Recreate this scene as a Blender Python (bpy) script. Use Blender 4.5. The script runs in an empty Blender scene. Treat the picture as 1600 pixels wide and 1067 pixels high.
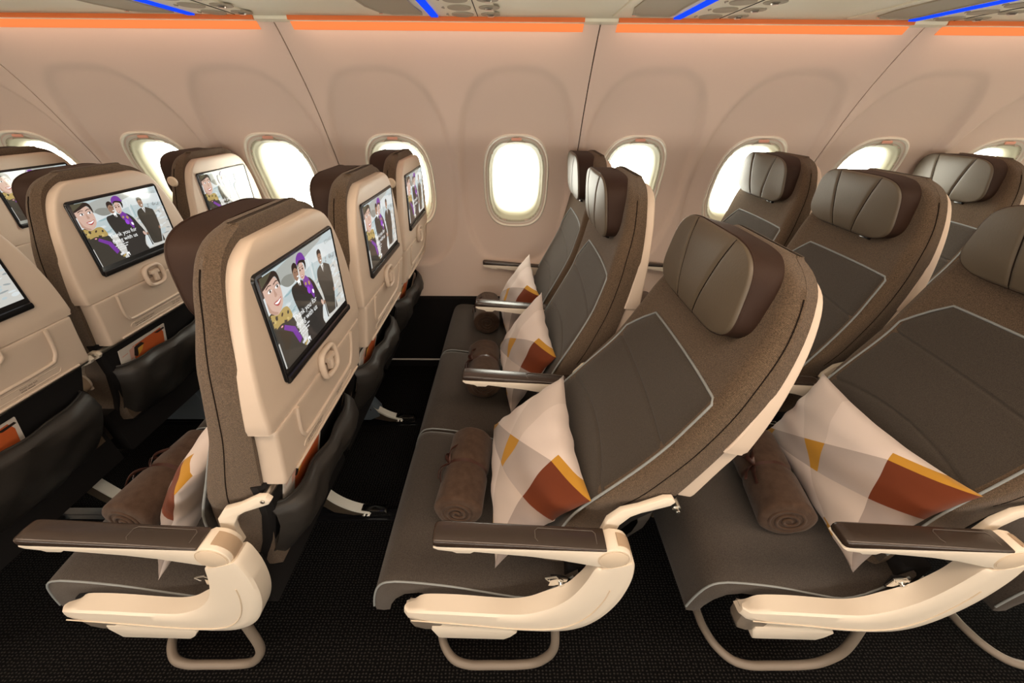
import bpy, bmesh, math, random
from mathutils import Vector, Matrix
PI = math.pi
scene = bpy.context.scene
col = scene.collection

# ------------------------------------------------------------------ camera
CAM_H = 1.36
def set_camera():
    f = 595.7; th = math.radians(31.87); yaw = math.radians(.284); roll = math.radians(.449)
    c, s = math.cos(th), math.sin(th)
    R = Matrix(((1, 0, 0), (0, -s, -c), (0, c, -s)))
    Y = Matrix(((math.cos(yaw), -math.sin(yaw), 0), (math.sin(yaw), math.cos(yaw), 0), (0, 0, 1)))
    Q = Matrix(((math.cos(roll), -math.sin(roll), 0), (math.sin(roll), math.cos(roll), 0), (0, 0, 1)))
    M = Q @ R @ Y
    r, d, fw = Vector(M[0]), Vector(M[1]), Vector(M[2])
    cam = bpy.data.cameras.new('camera')
    o = bpy.data.objects.new('camera', cam); col.objects.link(o)
    m = Matrix((r, -d, -fw)).transposed().to_4x4()
    m.translation = Vector((0, 0, CAM_H))
    o.matrix_world = m
    cam.sensor_width = 36; cam.sensor_fit = 'HORIZONTAL'
    cam.lens = f / 1600 * 36
    cam.clip_start = .02; cam.clip_end = 100
    scene.camera = o
set_camera()

# ------------------------------------------------------------------ world, lights, exposure
scene.view_settings.view_transform = 'Standard'
scene.view_settings.look = 'None'
scene.view_settings.gamma = 1.0
scene.view_settings.exposure = 0.38
scene.view_settings.use_curve_mapping = False
w = bpy.data.worlds.new('world'); scene.world = w; w.use_nodes = True
bg = w.node_tree.nodes['Background']
bg.inputs[0].default_value = (1.0, .98, .84, 1); bg.inputs[1].default_value = 11.0

def area_light(name, loc, rot, sx, sy, power, color, portal=False):
    l = bpy.data.lights.new(name, 'AREA'); l.shape = 'RECTANGLE'; l.size = sx; l.size_y = sy
    l.energy = power; l.color = color
    if portal: l.cycles.is_portal = True
    o = bpy.data.objects.new(name, l); col.objects.link(o); o.location = loc; o.rotation_euler = rot
    return o
# the aisle's ceiling wash light and the daylight of the windows across the aisle
area_light('aisle_ceiling_light', (0, -.12, 2.12), (0, 0, 0), 7.0, .34, 56, (1.0, .76, .57))
WIN = .5334; WX0 = .0218
for k in range(-6, 8):
    area_light('opposite_window_daylight', (WX0 + k * WIN, -1.70, 1.05), (math.radians(90), 0, 0), .22, .32, 3.6, (1, .92, .82))

# the wash light hidden in the gap under the lockers, one lamp per wall panel
for k in range(-4, 4):
    area_light('wall_wash_light', (.2896 + (k - .5) * 1.0668, 1.560, 1.578), (math.radians(24), 0, 0), .95, .03, .50, (1.0, .60, .42))

# ------------------------------------------------------------------ helpers
class MB:
    def __init__(s): s.v = []; s.f = []; s.m = []
    def add(s, vs, fs, mi=0):
        n = len(s.v); s.v += [tuple(v) for v in vs]
        for f in fs: s.f.append([i + n for i in f]); s.m.append(mi)
        return s
    def box(s, x0, x1, y0, y1, z0, z1, mi=0):
        vs = [(x, y, z) for x in (x0, x1) for y in (y0, y1) for z in (z0, z1)]
        return s.add(vs, [(0, 1, 3, 2), (4, 6, 7, 5), (0, 4, 5, 1), (2, 3, 7, 6), (0, 2, 6, 4), (1, 5, 7, 3)], mi)
    def loft(s, rings, cap0=True, cap1=True, closed=True, mi=0):
        n = len(rings[0]); vs = [p for r in rings for p in r]; fs = []
        for i in range(len(rings) - 1):
            for j in range(n if closed else n - 1):
                k = (j + 1) % n
                fs.append((i * n + j, i * n + k, (i + 1) * n + k, (i + 1) * n + j))
        if cap0: fs.append(tuple(reversed(range(n))))
        if cap1: fs.append(tuple(range((len(rings) - 1) * n, len(rings) * n)))
        return s.add(vs, fs, mi)
    def prism(s, poly, y0, y1, bev=0.0, mi=0):
        """xz outline extruded along y, with a chamfer at both ends"""
        def shrink(d):
            n = len(poly); out = []
            for i in range(n):
                a, b, c = Vector(poly[i - 1]), Vector(poly[i]), Vector(poly[(i + 1) % n])
                e1 = (b - a).normalized(); e2 = (c - b).normalized()
                n1 = Vector((-e1.y, e1.x)); n2 = Vector((-e2.y, e2.x))
                m = (n1 + n2); m = m / max(.5, m.length_squared / 2) if m.length > 1e-6 else n1
                out.append(b + m * d)
            return out
        A = sum(poly[i - 1][0] * poly[i][1] - poly[i][0] * poly[i - 1][1] for i in range(len(poly)))
        sg = 1 if A > 0 else -1
        if bev > 0:
            q = shrink(sg * bev); h = shrink(sg * bev * .3)
            R = [[(p[0], y0, p[1]) for p in q], [(p[0], y0 + bev * .3, p[1]) for p in h], [(p[0], y0 + bev, p[1]) for p in poly],
                 [(p[0], y1 - bev, p[1]) for p in poly], [(p[0], y1 - bev * .3, p[1]) for p in h], [(p[0], y1, p[1]) for p in q]]
        else:
            R = [[(p[0], y0, p[1]) for p in poly], [(p[0], y1, p[1]) for p in poly]]
        return s.loft(R, mi=mi)
    def tube(s, path, r, n=10, closed=False, mi=0, flat=None):
        P = [Vector(p) for p in path]; N = len(P); rings = []
        up = Vector((0, 0, 1)); prev = None
        for i in range(N):
            if closed: t = (P[(i + 1) % N] - P[i - 1]).normalized()
            else: t = (P[min(i + 1, N - 1)] - P[max(i - 1, 0)]).normalized()
            if prev is None:
                a = t.cross(up)
                if a.length < .1: a = t.cross(Vector((0, 1, 0)))
                a.normalize()
            else:
                a = prev - t * prev.dot(t); a.normalize()
            prev = a; b = t.cross(a)
            rr = r[i] if isinstance(r, (list, tuple)) else r
            rb = rr if flat is None else flat
            rings.append([P[i] + a * (rr * math.cos(2 * PI * k / n)) + b * (rb * math.sin(2 * PI * k / n)) for k in range(n)])
        if closed: rings.append(rings[0]); return s.loft(rings, False, False, mi=mi)
        return s.loft(rings, mi=mi)
    def cyl(s, c, axis, r, h, n=24, bev=0.0, mi=0):
        """capped cylinder centred at c along axis 'x','y','z'"""
        st = [(-h / 2, r - bev), (-h / 2 + bev, r), (h / 2 - bev, r), (h / 2, r - bev)] if bev else [(-h / 2, r), (h / 2, r)]
        rings = []
        for d, rr in st:
            ring = []
            for k in range(n):
                a = 2 * PI * k / n; u, v = rr * math.cos(a), rr * math.sin(a)
                p = {'x': (d, u, v), 'y': (u, d, v), 'z': (u, v, d)}[axis]
                ring.append((c[0] + p[0], c[1] + p[1], c[2] + p[2]))
            rings.append(ring)
        return s.loft(rings, mi=mi)
    def mesh(s, name, mats, angle=35):
        me = bpy.data.meshes.new(name); me.from_pydata(s.v, [], s.f); me.update()
        for m in (mats if isinstance(mats, (list, tuple)) else [mats]): me.materials.append(m)
        if len(set(s.m)) > 1:
            me.polygons.foreach_set('material_index', s.m)
        bm = bmesh.new(); bm.from_mesh(me); bmesh.ops.recalc_face_normals(bm, faces=bm.faces); bm.to_mesh(me); bm.free()
        me.polygons.foreach_set('use_smooth', [True] * len(me.polygons))
        me.set_sharp_from_angle(angle=math.radians(angle))
        return me
    def obj(s, name, mats, parent=None, angle=35):
        return link(name, s.mesh(name, mats, angle), parent)

def link(name, me, parent=None):
    o = bpy.data.objects.new(name, me); col.objects.link(o)
    if parent is not None: o.parent = parent
    return o
def thing(name, label, cat, loc=(0, 0, 0), group=None, rz=0):
    o = bpy.data.objects.new(name, None); col.objects.link(o); o.location = loc; o.rotation_euler.z = rz
    o.empty_display_size = .05
    return tag(o, label, cat, group)
def tag(o, label, cat, group=None):
    o['label'] = label; o['category'] = cat
    if group: o['group'] = group
    return o
def struct(o):
    o['kind'] = 'structure'; return o
def lerp(a, b, t): return a + (b - a) * t
def interp(tab, z, k=1):
    if z <= tab[0][0]: return tab[0][k]
    for a, b in zip(tab, tab[1:]):
        if z <= b[0]: return lerp(a[k], b[k], (z - a[0]) / (b[0] - a[0]))
    return tab[-1][k]
def smooth_tab(tab, k=1):
    """Catmull-Rom through (z, value) rows"""
    zs = [r[0] for r in tab]; vs = [r[k] for r in tab]
    def fn(z):
        if z <= zs[0]: return vs[0]
        if z >= zs[-1]: return vs[-1]
        i = max(j for j in range(len(zs)) if zs[j] <= z); i = min(i, len(zs) - 2)
        h = zs[i + 1] - zs[i]; t = (z - zs[i]) / h
        def sl(j):
            a, b = max(j - 1, 0), min(j + 1, len(zs) - 1)
            return (vs[b] - vs[a]) / (zs[b] - zs[a])
        m0, m1 = sl(i) * h, sl(i + 1) * h
        return (2*t**3-3*t*t+1)*vs[i]+(t**3-2*t*t+t)*m0+(-2*t**3+3*t*t)*vs[i+1]+(t**3-t*t)*m1
    return fn
def spline(pts, n=6, closed=False):
    P = [Vector(p) for p in pts]; N = len(P); out = []
    for i in range(N if closed else N - 1):
        if closed: p0, p1, p2, p3 = P[i - 1], P[i], P[(i + 1) % N], P[(i + 2) % N]
        else: p0, p1, p2, p3 = P[max(i - 1, 0)], P[i], P[i + 1], P[min(i + 2, N - 1)]
        for k in range(n):
            t = k / n
            out.append(.5 * ((2 * p1) + (-p0 + p2) * t + (2*p0 - 5*p1 + 4*p2 - p3) * t*t + (-p0 + 3*p1 - 3*p2 + p3) * t**3))
    if not closed: out.append(P[-1])
    return out
def sstep(a, b, x):
    t = min(1, max(0, (x - a) / (b - a))); return t * t * (3 - 2 * t)

# ------------------------------------------------------------------ materials
def mat(name, color, rough=.5, spec=.5, metal=0, bump=None, vary=None, emit=None, coat=0, sheen=0):
    """bump=(texture, scale, strength)  vary=(texture, scale, color2[, stretch])"""
    m = bpy.data.materials.new(name); m.use_nodes = True; nt = m.node_tree; N = nt.nodes; L = nt.links
    p = N['Principled BSDF']
    p.inputs['Base Color'].default_value = (*color, 1); p.inputs['Roughness'].default_value = rough
    p.inputs['Specular IOR Level'].default_value = spec; p.inputs['Metallic'].default_value = metal
    p.inputs['Coat Weight'].default_value = coat
    p.inputs['Sheen Weight'].default_value = sheen
    if emit:
        p.inputs['Emission Color'].default_value = (*emit[0], 1); p.inputs['Emission Strength'].default_value = emit[1]
    tc = N.new('ShaderNodeTexCoord') if (bump or vary) else None
    def tex(kind, scale, stretch=None):
        src = tc.outputs['Object']
        if stretch:
            mp = N.new('ShaderNodeMapping'); mp.inputs['Scale'].default_value = stretch
            L.new(src, mp.inputs['Vector']); src = mp.outputs['Vector']
        if kind == 'noise':
            t = N.new('ShaderNodeTexNoise'); t.inputs['Scale'].default_value = scale; t.inputs['Detail'].default_value = 3; out = t.outputs['Fac']
        elif kind == 'wave':
            t = N.new('ShaderNodeTexWave'); t.inputs['Scale'].default_value = scale; t.inputs['Distortion'].default_value = 1.5
            t.inputs['Detail'].default_value = 2; t.bands_direction = 'DIAGONAL'; out = t.outputs['Fac']
        else:
            t = N.new('ShaderNodeTexVoronoi'); t.inputs['Scale'].default_value = scale; t.inputs['Randomness'].default_value = .25; out = t.outputs['Distance']
        L.new(src, t.inputs['Vector']); return out
    if vary:
        f = tex(vary[0], vary[1], vary[3] if len(vary) > 3 else None)
        r = N.new('ShaderNodeValToRGB'); r.color_ramp.elements[0].position = .3; r.color_ramp.elements[1].position = .7
        r.color_ramp.elements[0].color = (*color, 1); r.color_ramp.elements[1].color = (*vary[2], 1)
        L.new(f, r.inputs['Fac']); L.new(r.outputs['Color'], p.inputs['Base Color'])
    if bump:
        b = N.new('ShaderNodeBump'); b.inputs['Strength'].default_value = bump[2]; b.inputs['Distance'].default_value = .002
        L.new(tex(bump[0], bump[1]), b.inputs['Height']); L.new(b.outputs['Normal'], p.inputs['Normal'])
    return m
M = {}
M['cream'] = mat('cream_plastic', (.77, .69, .575), .42, .45, bump=('noise', 900, .05))
M['cream2'] = mat('cream_plastic_warm', (.66, .55, .42), .45, .4)
M['shellm'] = mat('shaded_cream_plastic', (.60, .495, .40), .45, .4, bump=('noise', 900, .05))  # cream plastic, with the shade on the seat backs put into the colour
M['tan'] = mat('tan_hinge', (.42, .31, .21), .4, .5)
M['tweed'] = mat('brown_tweed', (.056, .037, .022), .95, .2, bump=('wave', 200, .6), vary=('noise', 520, (.168, .114, .072)), sheen=.15)
M['insert'] = mat('dark_brown_weave', (.038, .030, .023), .9, .25, bump=('wave', 300, .4), vary=('noise', 600, (.074, .060, .047)), sheen=.15)
M['cushion'] = mat('grey_brown_weave', (.037, .029, .023), .92, .25, bump=('wave', 300, .4), vary=('noise', 420, (.068, .055, .045)), sheen=.15)
M['piping'] = mat('pale_blue_piping', (.25, .27, .27), .7, .3)
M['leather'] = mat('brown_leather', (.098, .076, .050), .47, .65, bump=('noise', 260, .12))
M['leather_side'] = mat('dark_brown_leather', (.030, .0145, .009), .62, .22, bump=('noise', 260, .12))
M['groove'] = mat('dark_seam', (.012, .008, .006), .9, .1)
M['pad'] = mat('brown_armrest_pad', (.036, .024, .018), .27, .65, bump=('noise', 500, .08))
M['padseam'] = mat('pad_seam', (.11, .09, .075), .5, .4)
M['black'] = mat('black_plastic', (.008, .008, .009), .25, .5)
M['matte_black'] = mat('matte_black', (.010, .009, .009), .8, .2)
M['pocket'] = mat('black_pocket_leather', (.028, .025, .022), .5, .4, bump=('noise', 40, .25))
M['steel'] = mat('brushed_steel', (.55, .53, .48), .3, .5, metal=1)
M['chrome'] = mat('chrome', (.8, .8, .78), .12, .5, metal=1)
M['bar'] = mat('grey_beige_bar', (.21, .175, .14), .45, .5)
M['leg'] = mat('pale_leg', (.72, .71, .64), .4, .5)
M['legdark'] = mat('brown_leg_side', (.06, .045, .03), .5, .4)
M['fairing'] = mat('blue_grey_fairing', (.11, .14, .17), .4, .5)
M['wallm'] = mat('wall_panel', (.74, .605, .52), .55, .35)
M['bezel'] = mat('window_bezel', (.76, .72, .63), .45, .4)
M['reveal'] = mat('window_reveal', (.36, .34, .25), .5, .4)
M['grip'] = mat('salmon_grip', (.78, .40, .30), .5, .4)
M['dado'] = mat('black_dado', (.010, .009, .009), .9, .15)
M['white_trim'] = mat('white_trim', (.75, .72, .68), .4, .5)
M['ceil'] = mat('ceiling_panel', (.86, .83, .68), .5, .4)
M['ceil_dark'] = mat('ceiling_disc', (.42, .37, .28), .6, .3)
M['shell'] = mat('cabin_shell', (.62, .56, .48), .7, .2)
M['led'] = mat('orange_led', (.02, .01, .005), .5, .2, emit=((1.0, .235, .065), .84))
M['ledlip'] = mat('orange_glow_lip', (.80, .20, .05), .5, .3)  # locker lip, the strip's orange glow put into its colour
M['blue'] = mat('blue_led', (0, .005, .05), .9, 0, emit=((.008, .055, 1.0), 1.0))
M['blanket'] = mat('brown_fleece', (.050, .029, .019), 1.0, .1, bump=('noise', 320, .4), vary=('noise', 60, (.070, .043, .029)), sheen=.1)
M['ribbon'] = mat('brown_ribbon', (.055, .022, .016), .35, .5)
M['tagw'] = mat('pale_tag', (.6, .5, .45), .6, .3)
M['ink'] = mat('dark_ink', (.05, .04, .035), .8, .1)
def cloth(n, c): return mat(n, c, .9, .15, bump=('noise', 700, .12), sheen=.1)
PIL = [cloth('pillow_white', (.66, .575, .53)), cloth('pillow_pale', (.58, .50, .455)), cloth('pillow_grey', (.40, .345, .32)),
       cloth('pillow_beige', (.52, .44, .39)), cloth('pillow_dusk', (.30, .245, .22)), cloth('pillow_ochre', (.46, .235, .03)),
       cloth('pillow_rust', (.135, .032, .012))]
def glass_mat():
    m = bpy.data.materials.new('window_glass'); m.use_nodes = True; nt = m.node_tree; N = nt.nodes; L = nt.links
    N.remove(N['Principled BSDF']); out = N['Material Output']
    t = N.new('ShaderNodeBsdfTransparent'); g = N.new('ShaderNodeBsdfGlossy'); g.inputs['Roughness'].default_value = .05
    mx = N.new('ShaderNodeMixShader'); mx.inputs[0].default_value = .06
    L.new(t.outputs[0], mx.inputs[1]); L.new(g.outputs[0], mx.inputs[2]); L.new(mx.outputs[0], out.inputs[0]); return m
M['glass'] = glass_mat()
def carpet_mat():
    m = mat('black_carpet', (.006, .005, .0055), .95, .1); nt = m.node_tree; N = nt.nodes; L = nt.links; p = N['Principled BSDF']
    tc = N.new('ShaderNodeTexCoord'); mp = N.new('ShaderNodeMapping'); mp.inputs['Scale'].default_value = (95, 125, 0)
    L.new(tc.outputs['Object'], mp.inputs['Vector'])
    v = N.new('ShaderNodeTexVoronoi'); v.voronoi_dimensions = '2D'; v.inputs['Scale'].default_value = 1; v.inputs['Randomness'].default_value = .3
    L.new(mp.outputs['Vector'], v.inputs['Vector'])
    r = N.new('ShaderNodeValToRGB'); e = r.color_ramp.elements
    e[0].position = .16; e[0].color = (.024, .022, .021, 1); e[1].position = .32; e[1].color = (.0022, .0019, .002, 1)
    L.new(v.outputs['Distance'], r.inputs['Fac']); L.new(r.outputs['Color'], p.inputs['Base Color'])
    b = N.new('ShaderNodeBump'); b.inputs['Strength'].default_value = .5; b.inputs['Distance'].default_value = .003; b.invert = True
    L.new(v.outputs['Distance'], b.inputs['Height']); L.new(b.outputs['Normal'], p.inputs['Normal'])
    return m
M['carpet'] = carpet_mat()
def scr(n, c, s=1.0):
    return mat('screen_' + n, (.004, .004, .004), .06, .6, emit=(c, s * .85))

# ------------------------------------------------------------------ the cabin shell
PROF = smooth_tab([(.44, 1.938), (.56, 1.957), (.66, 1.962), (.80, 1.952), (.95, 1.929), (1.05, 1.907), (1.15, 1.871), (1.235, 1.831), (1.32, 1.790),
                   (1.41, 1.738), (1.50, 1.675), (1.56, 1.628), (1.588, 1.603)])
WZ = 1.036
SEAM0 = .2896; PANEL = 2 * WIN
def wall_normal(z):
    d = (PROF(z + .01) - PROF(z - .01)) / .02
    n = Vector((0, -1, d)); return n.normalized()
def bay(x, z):
    """how deep the shallow bay round the nearest window is at this spot of the wall"""
    k = round((x - WX0) / WIN); dx = (x - WX0 - k * WIN) / .252
    zc = 1.05; hz = .43 if z > zc else .43
    dz = (z - zc) / hz
    r = (abs(dx) ** 3.2 + abs(dz) ** 2.6) ** (1 / 2.9)
    e = 1 - sstep(.945, 1.0, r)
    return e * BAYD * (1 - .8 * sstep(1.24, 1.47, z))
def wall_pt(x, z, out=0):
    n = wall_normal(z); b = bay(x, z)
    return Vector((x, PROF(z), z)) - n * (b + out)
W_HOLE = (.130, .180); BAYD = .021
def build_wall():
    mb = MB(); nz = 100; nx = 92
    zs = [lerp(.44, 1.588, i / nz) for i in range(nz + 1)]
    for pnl in range(-4, 4):
        xa = SEAM0 + (pnl - 1) * PANEL + .0022; xb = xa + PANEL - .0044
        xs = [xa - .0002] + [lerp(xa, xb, i / nx) for i in range(nx + 1)] + [xb + .0002]
        n0 = len(mb.v); n = len(xs)
        for z in zs:
            for i, x in enumerate(xs):
                mb.v.append(tuple(wall_pt(x, z, .010 if i in (0, n - 1) else 0)))
        for j in range(nz):
            for i in range(n - 1):
                cx, cz = (xs[i] + xs[i + 1]) / 2, (zs[j] + zs[j + 1]) / 2
                k = round((cx - WX0) / WIN); dx = (cx - WX0 - k * WIN) / W_HOLE[0]; dz = (cz - WZ) / W_HOLE[1]
                if abs(dx) ** 3 + abs(dz) ** 3 < 1: continue
                a = n0 + j * n + i
                mb.f.append([a, a + 1, a + n + 1, a + n]); mb.m.append(0)
    # the dark joint behind the seams
    for pnl in range(-4, 5):
        x = SEAM0 + (pnl - 1) * PANEL; ring = []
        for z in zs[::4]:
            a = Vector((x, PROF(z), z)) - wall_normal(z) * .0085
            ring.append([a + Vector((-.008, 0, 0)), a + Vector((.008, 0, 0))])
        mb.loft(ring, False, False, closed=False, mi=1)
    return struct(mb.obj('wall_window_side', [M['wallm'], M['groove']], angle=60))
build_wall()
def sup(hx, hz, n, k=64):
    out = []
    for i in range(k):
        a = 2 * PI * i / k; c, s = math.cos(a), math.sin(a)
        out.append((hx * math.copysign(abs(c) ** (2 / n), c), hz * math.copysign(abs(s) ** (2 / n), s)))
    return out
def build_window(k, idx):
    cx = WX0 + k * WIN; nrm = wall_normal(WZ); up = Vector((0, nrm.z, -nrm.y)) * -1
    if up.z < 0: up = -up
    base = Vector((cx, PROF(WZ), WZ)) - nrm * BAYD
    def ring(hx, hz, d, n=3.0, dz=0):      # d > 0 towards the cabin
        out = []
        for x, z in sup(hx, hz, n):
            zz = WZ + z + dz; q = Vector((cx + x, PROF(zz), zz)); out.append(q + nrm * (d - BAYD))
        return out
    mb = MB()
    mb.loft([ring(.154, .213, -.008), ring(.152, .211, .0035), ring(.148, .206, .007), ring(.144, .202, .004), ring(.140, .198, -.004), ring(.1385, .1965, -.005),
             ring(.137, .195, .001), ring(.130, .187, .0005), ring(.122, .176, -.006), ring(.119, .172, -.014), ring(.113, .166, -.017), ring(.109, .160, -.03), ring(.106, .156, -.034),
             ring(.105, .154, -.06)], False, False)
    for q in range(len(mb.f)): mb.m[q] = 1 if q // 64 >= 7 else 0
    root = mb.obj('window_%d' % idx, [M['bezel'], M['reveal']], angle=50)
    struct(root)
    g = MB(); rr = [base + Vector((x, 0, 0)) + up * z - nrm * .050 for x, z in sup(.108, .160, 3)]
    g.add(rr, [tuple(range(len(rr)))]); g.obj('pane', M['glass'], root)
    # the shade's pull grip at the top
    b = MB(); gz = WZ + .192; c = Vector((cx, PROF(gz), gz)) + nrm * (.004 - BAYD)
    rings = []
    for t in [i / 10 for i in range(11)]:
        x = lerp(-.022, .022, t); hh = .0062 if 0 < t < 1 else .004; dd = .005 if 0 < t < 1 else .003
        o = c + Vector((x, 0, 0))
        rings.append([o + up * (hh * math.cos(a)) + nrm * (dd * math.sin(a)) for a in [2 * PI * q / 10 for q in range(10)]])
    b.loft(rings).obj('shade_grip', M['grip'], root)
    l = MB(); rings = []
    for t in [i / 12 for i in range(13)]:
        x = lerp(-.042, .042, t); e = max(.06, 1 - (2 * t - 1) ** 2)
        gz = WZ + .1905 - .014 * (x / .042) ** 2; o = Vector((cx + x, PROF(gz), gz)) + nrm * (.0012 - BAYD)
        rings.append([o + up * (.011 * e * math.cos(a)) + nrm * (.0035 * e * math.sin(a)) for a in [2 * PI * q / 10 for q in range(10)]])
    l.loft(rings).obj('grip_recess', M['ceil_dark'], root)
    # daylight enters here
    area_light('window_daylight_portal', base - nrm * .07, (math.radians(-90) , 0, 0), .22, .32, 0, (1, 1, 1), portal=True)
for i, k in enumerate(range(-7, 7)): build_window(k, i + 1)

def slab(name, m, x0, x1, y0, y1, z0, z1):
    return struct(MB().box(x0, x1, y0, y1, z0, z1).obj(name, m))
X0, X1 = -3.95, 4.45
slab('floor', M['carpet'], X0, X1, -1.9, 1.97, -.05, 0)
# dado, its pale strip and the foot
d = MB(); pr = [(1.945, .452), (1.935, .450), (1.925, .44), (1.922, .30), (1.915, .09), (1.912, .046)]
d.loft([[(x, y, z) for y, z in pr] for x in (X0, X1)], False, False, closed=False); struct(d.obj('baseboard_window_side', M['dado']))
t = MB(); t.loft([[(x, y, z) for y, z in [(1.916, .047), (1.908, .0465), (1.906, .043), (1.907, .039), (1.916, .038)]] for x in (X0, X1)], closed=True); struct(t.obj('trim_1', M['white_trim']))
t = MB(); t.box(X0, X1, 1.900, 1.97, .0, .038); struct(t.obj('trim_2', M['dado']))
# underside of the overhead lockers, its lip, and the rest of the shell
CZ = 1.600
SPLITS = [(-1.04 + .787 * k) for k in range(-3, 5)]
c = MB()
c.loft([[(x, y, z) for y, z in [(.62, 1.68), (.75, 1.612), (.9, CZ), (1.575, CZ), (1.590, 1.5975), (1.592, 1.597), (1.592, 1.589), (1.607, 1.5835), (1.70, 1.59), (1.70, 1.70), (.7, 1.76)]] for x in (X0, X1)], closed=True)
struct(c.obj('ceiling_locker_underside', M['ceil'], angle=30))
c = MB(); ring = [(.62, 1.68), (.60, 1.80), (.62, 2.0), (.45, 2.16), (0, 2.2), (-.45, 2.16), (-.62, 2.0), (-.60, 1.80), (-.62, 1.68), (-.9, CZ), (-1.6, CZ), (-1.72, 1.35), (-1.80, .9), (-1.80, .4), (-1.76, 0)]
c.loft([[(x, y, z) for y, z in ring] for x in (X0, X1)], False, False, closed=False); struct(c.obj('ceiling_and_far_side', M['shell'], angle=30))
for n, x in (('wall_front', X0), ('wall_rear', X1)):
    slab(n, M['shell'], x - .02, x + .02, -1.95, 2.1, 0, 2.25)
slab('wall_window_outer_top', M['shell'], X0, X1, 1.62, 2.1, 1.70, 1.72)

# the orange light strip under the lockers, one length per wall panel
for pnl in range(-4, 4):
    xa = SEAM0 + (pnl - 1) * PANEL + .055; xb = xa + PANEL - .11
    s = MB(); pr = []
    for i in range(7):
        z = lerp(1.566, 1.5865, i / 6); pr.append((PROF(z) - .003, z))
    pr += [(PROF(1.5865) + .003, 1.5865), (PROF(1.566) + .003, 1.566)]
    s.loft([[(x, y, z) for y, z in pr] for x in (xa, xb)])
    o = s.obj('light_strip', M['led'])
    h = MB(); h.box(xa, xb, 1.5865, 1.600, 1.5872, 1.5982); h.obj('strip_glow_lip', M['ledlip'], o)  # band along the lip, coloured orange for the glow of the strip
    NAMES = {-1: 'orange glowing light strip at the far left, left of the leftmost full wall seam', 0: 'orange glowing light strip over the unobstructed window, left of the middle wall seam',
             1: 'orange glowing light strip right of the middle wall seam, over the right-hand headrests', 2: 'short orange glowing light strip in the top right corner'}
    tag(o, NAMES.get(pnl, 'orange glowing light strip beyond the edge of the picture'), 'light strip', 'orange light strips under the lockers')

# ------------------------------------------------------------------ service panels overhead
def ubox(mb, x0, x1, y0, y1, z0, z1, mi=0): return mb.box(x0, x1, y0, y1, z0, z1, mi)
def psu(xr, label):
    o = thing('service_panel', label, 'service panel', (xr, 1.30, CZ), 'overhead service panels')
    MB().box(-.205, .19, -.26, .265, -.004, .01).obj('panel', M['ceil'], o)
    s = MB(); s.box(-.011, .011, -.22, .262, -.0085, -.003); s.obj('blue_light_bar', M['blue'], o)
    g = MB(); poly = [(-.175, -.24), (-.035, -.24), (-.035, .12), (-.028, .20), (-.033, .235), (-.125, .232), (-.155, .21), (-.175, .12)]
    g.loft([[(x, y, -.0035) for x, y in poly], [(x, y, -.0075) for x, y in poly], [(x * .94 - .006, y * .97, -.0078) for x, y in poly], [(x * .92 - .008, y * .96, -.0050) for x, y in poly]])
    sp = g.obj('speaker_grille', M['ceil_dark'], o)
    MB().box(-.158, -.148, .20, .207, -.0095, -.006).obj('indicator_light', M['chrome'], sp)
    for y in (.035, .135, .232):
        MB().cyl((.092, y, -.005), 'z', .034, .004, 28, .001).obj('reading_light', M['ceil_dark'], o)
        k = MB(); k.tube([(.048, y - .008, -.005), (.043, y, -.005), (.048, y + .008, -.005)], .002, 6); k.obj('call_button', M['ceil_dark'], o)
        a = MB(); a.cyl((.178, y, -.0045), 'z', .030, .003, 28, .001); no = a.obj('air_nozzle', M['ceil_dark'], o)
        q = MB(); q.cyl((.178, y, -.0075), 'z', .012, .007, 20, .003); q.obj('nozzle_tip', M['steel'], no)
    MB().box(.135, .1365, -.26, .265, -.0055, -.003).obj('panel_joint', M['groove'], o)
    return o
for k, lb in ((-1, 'overhead service panel with blue light bar at the top left, above the second window'),
              (0, 'overhead service panel with speaker grille and blue light bar, left of the middle'),
              (1, 'overhead service panel with slanting blue light bar, right of the middle'),
              (2, 'overhead service panel with blue light bar at the top right corner')):
    psu(-.244 + k * .7655 + (.0 if k < 2 else -.02), lb)

# ------------------------------------------------------------------ the seat, part by part (x: forward is -x, y: across, z: up from the floor)
HW = .228
XF = smooth_tab([(.40, .104), (.47, .112), (.55, .128), (.639, .160), (.73, .203), (.837, .252), (.90, .271), (.966, .286), (1.06, .299), (1.11, .303), (1.15, .307), (1.20, .312)])
XS = smooth_tab([(.46, .225), (.60, .262), (.70, .290), (.78, .308), (.89, .331), (.99, .346), (1.08, .350), (1.145, .350), (1.20, .352)])
SHW = smooth_tab([(.66, .224), (.74, .228), (.88, .228), (.96, .221), (1.03, .207), (1.08, .192), (1.12, .174), (1.145, .157), (1.162, .138), (1.176, .112), (1.184, .085)])
BHW = smooth_tab([(.40, .200), (.55, .201), (.62, .205), (.68, .221), (.74, .228), (.88, .228), (.96, .224), (1.03, .214), (1.08, .202), (1.12, .188), (1.15, .172), (1.17, .153), (1.184, .128), (1.194, .098)])
def XR(z): return .3800 - (1.13 - z) * .033 if z > .86 else .3711 - (.86 - z) * .25
def body_hw(z): return BHW(z)
def front_x(y, z, hw=None):
    hw = hw or body_hw(z)
    return XF(z) - .013 * (abs(y) / hw) ** 2.2 * sstep(.5, .62, z) * (1 - sstep(.98, 1.10, z))
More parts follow.
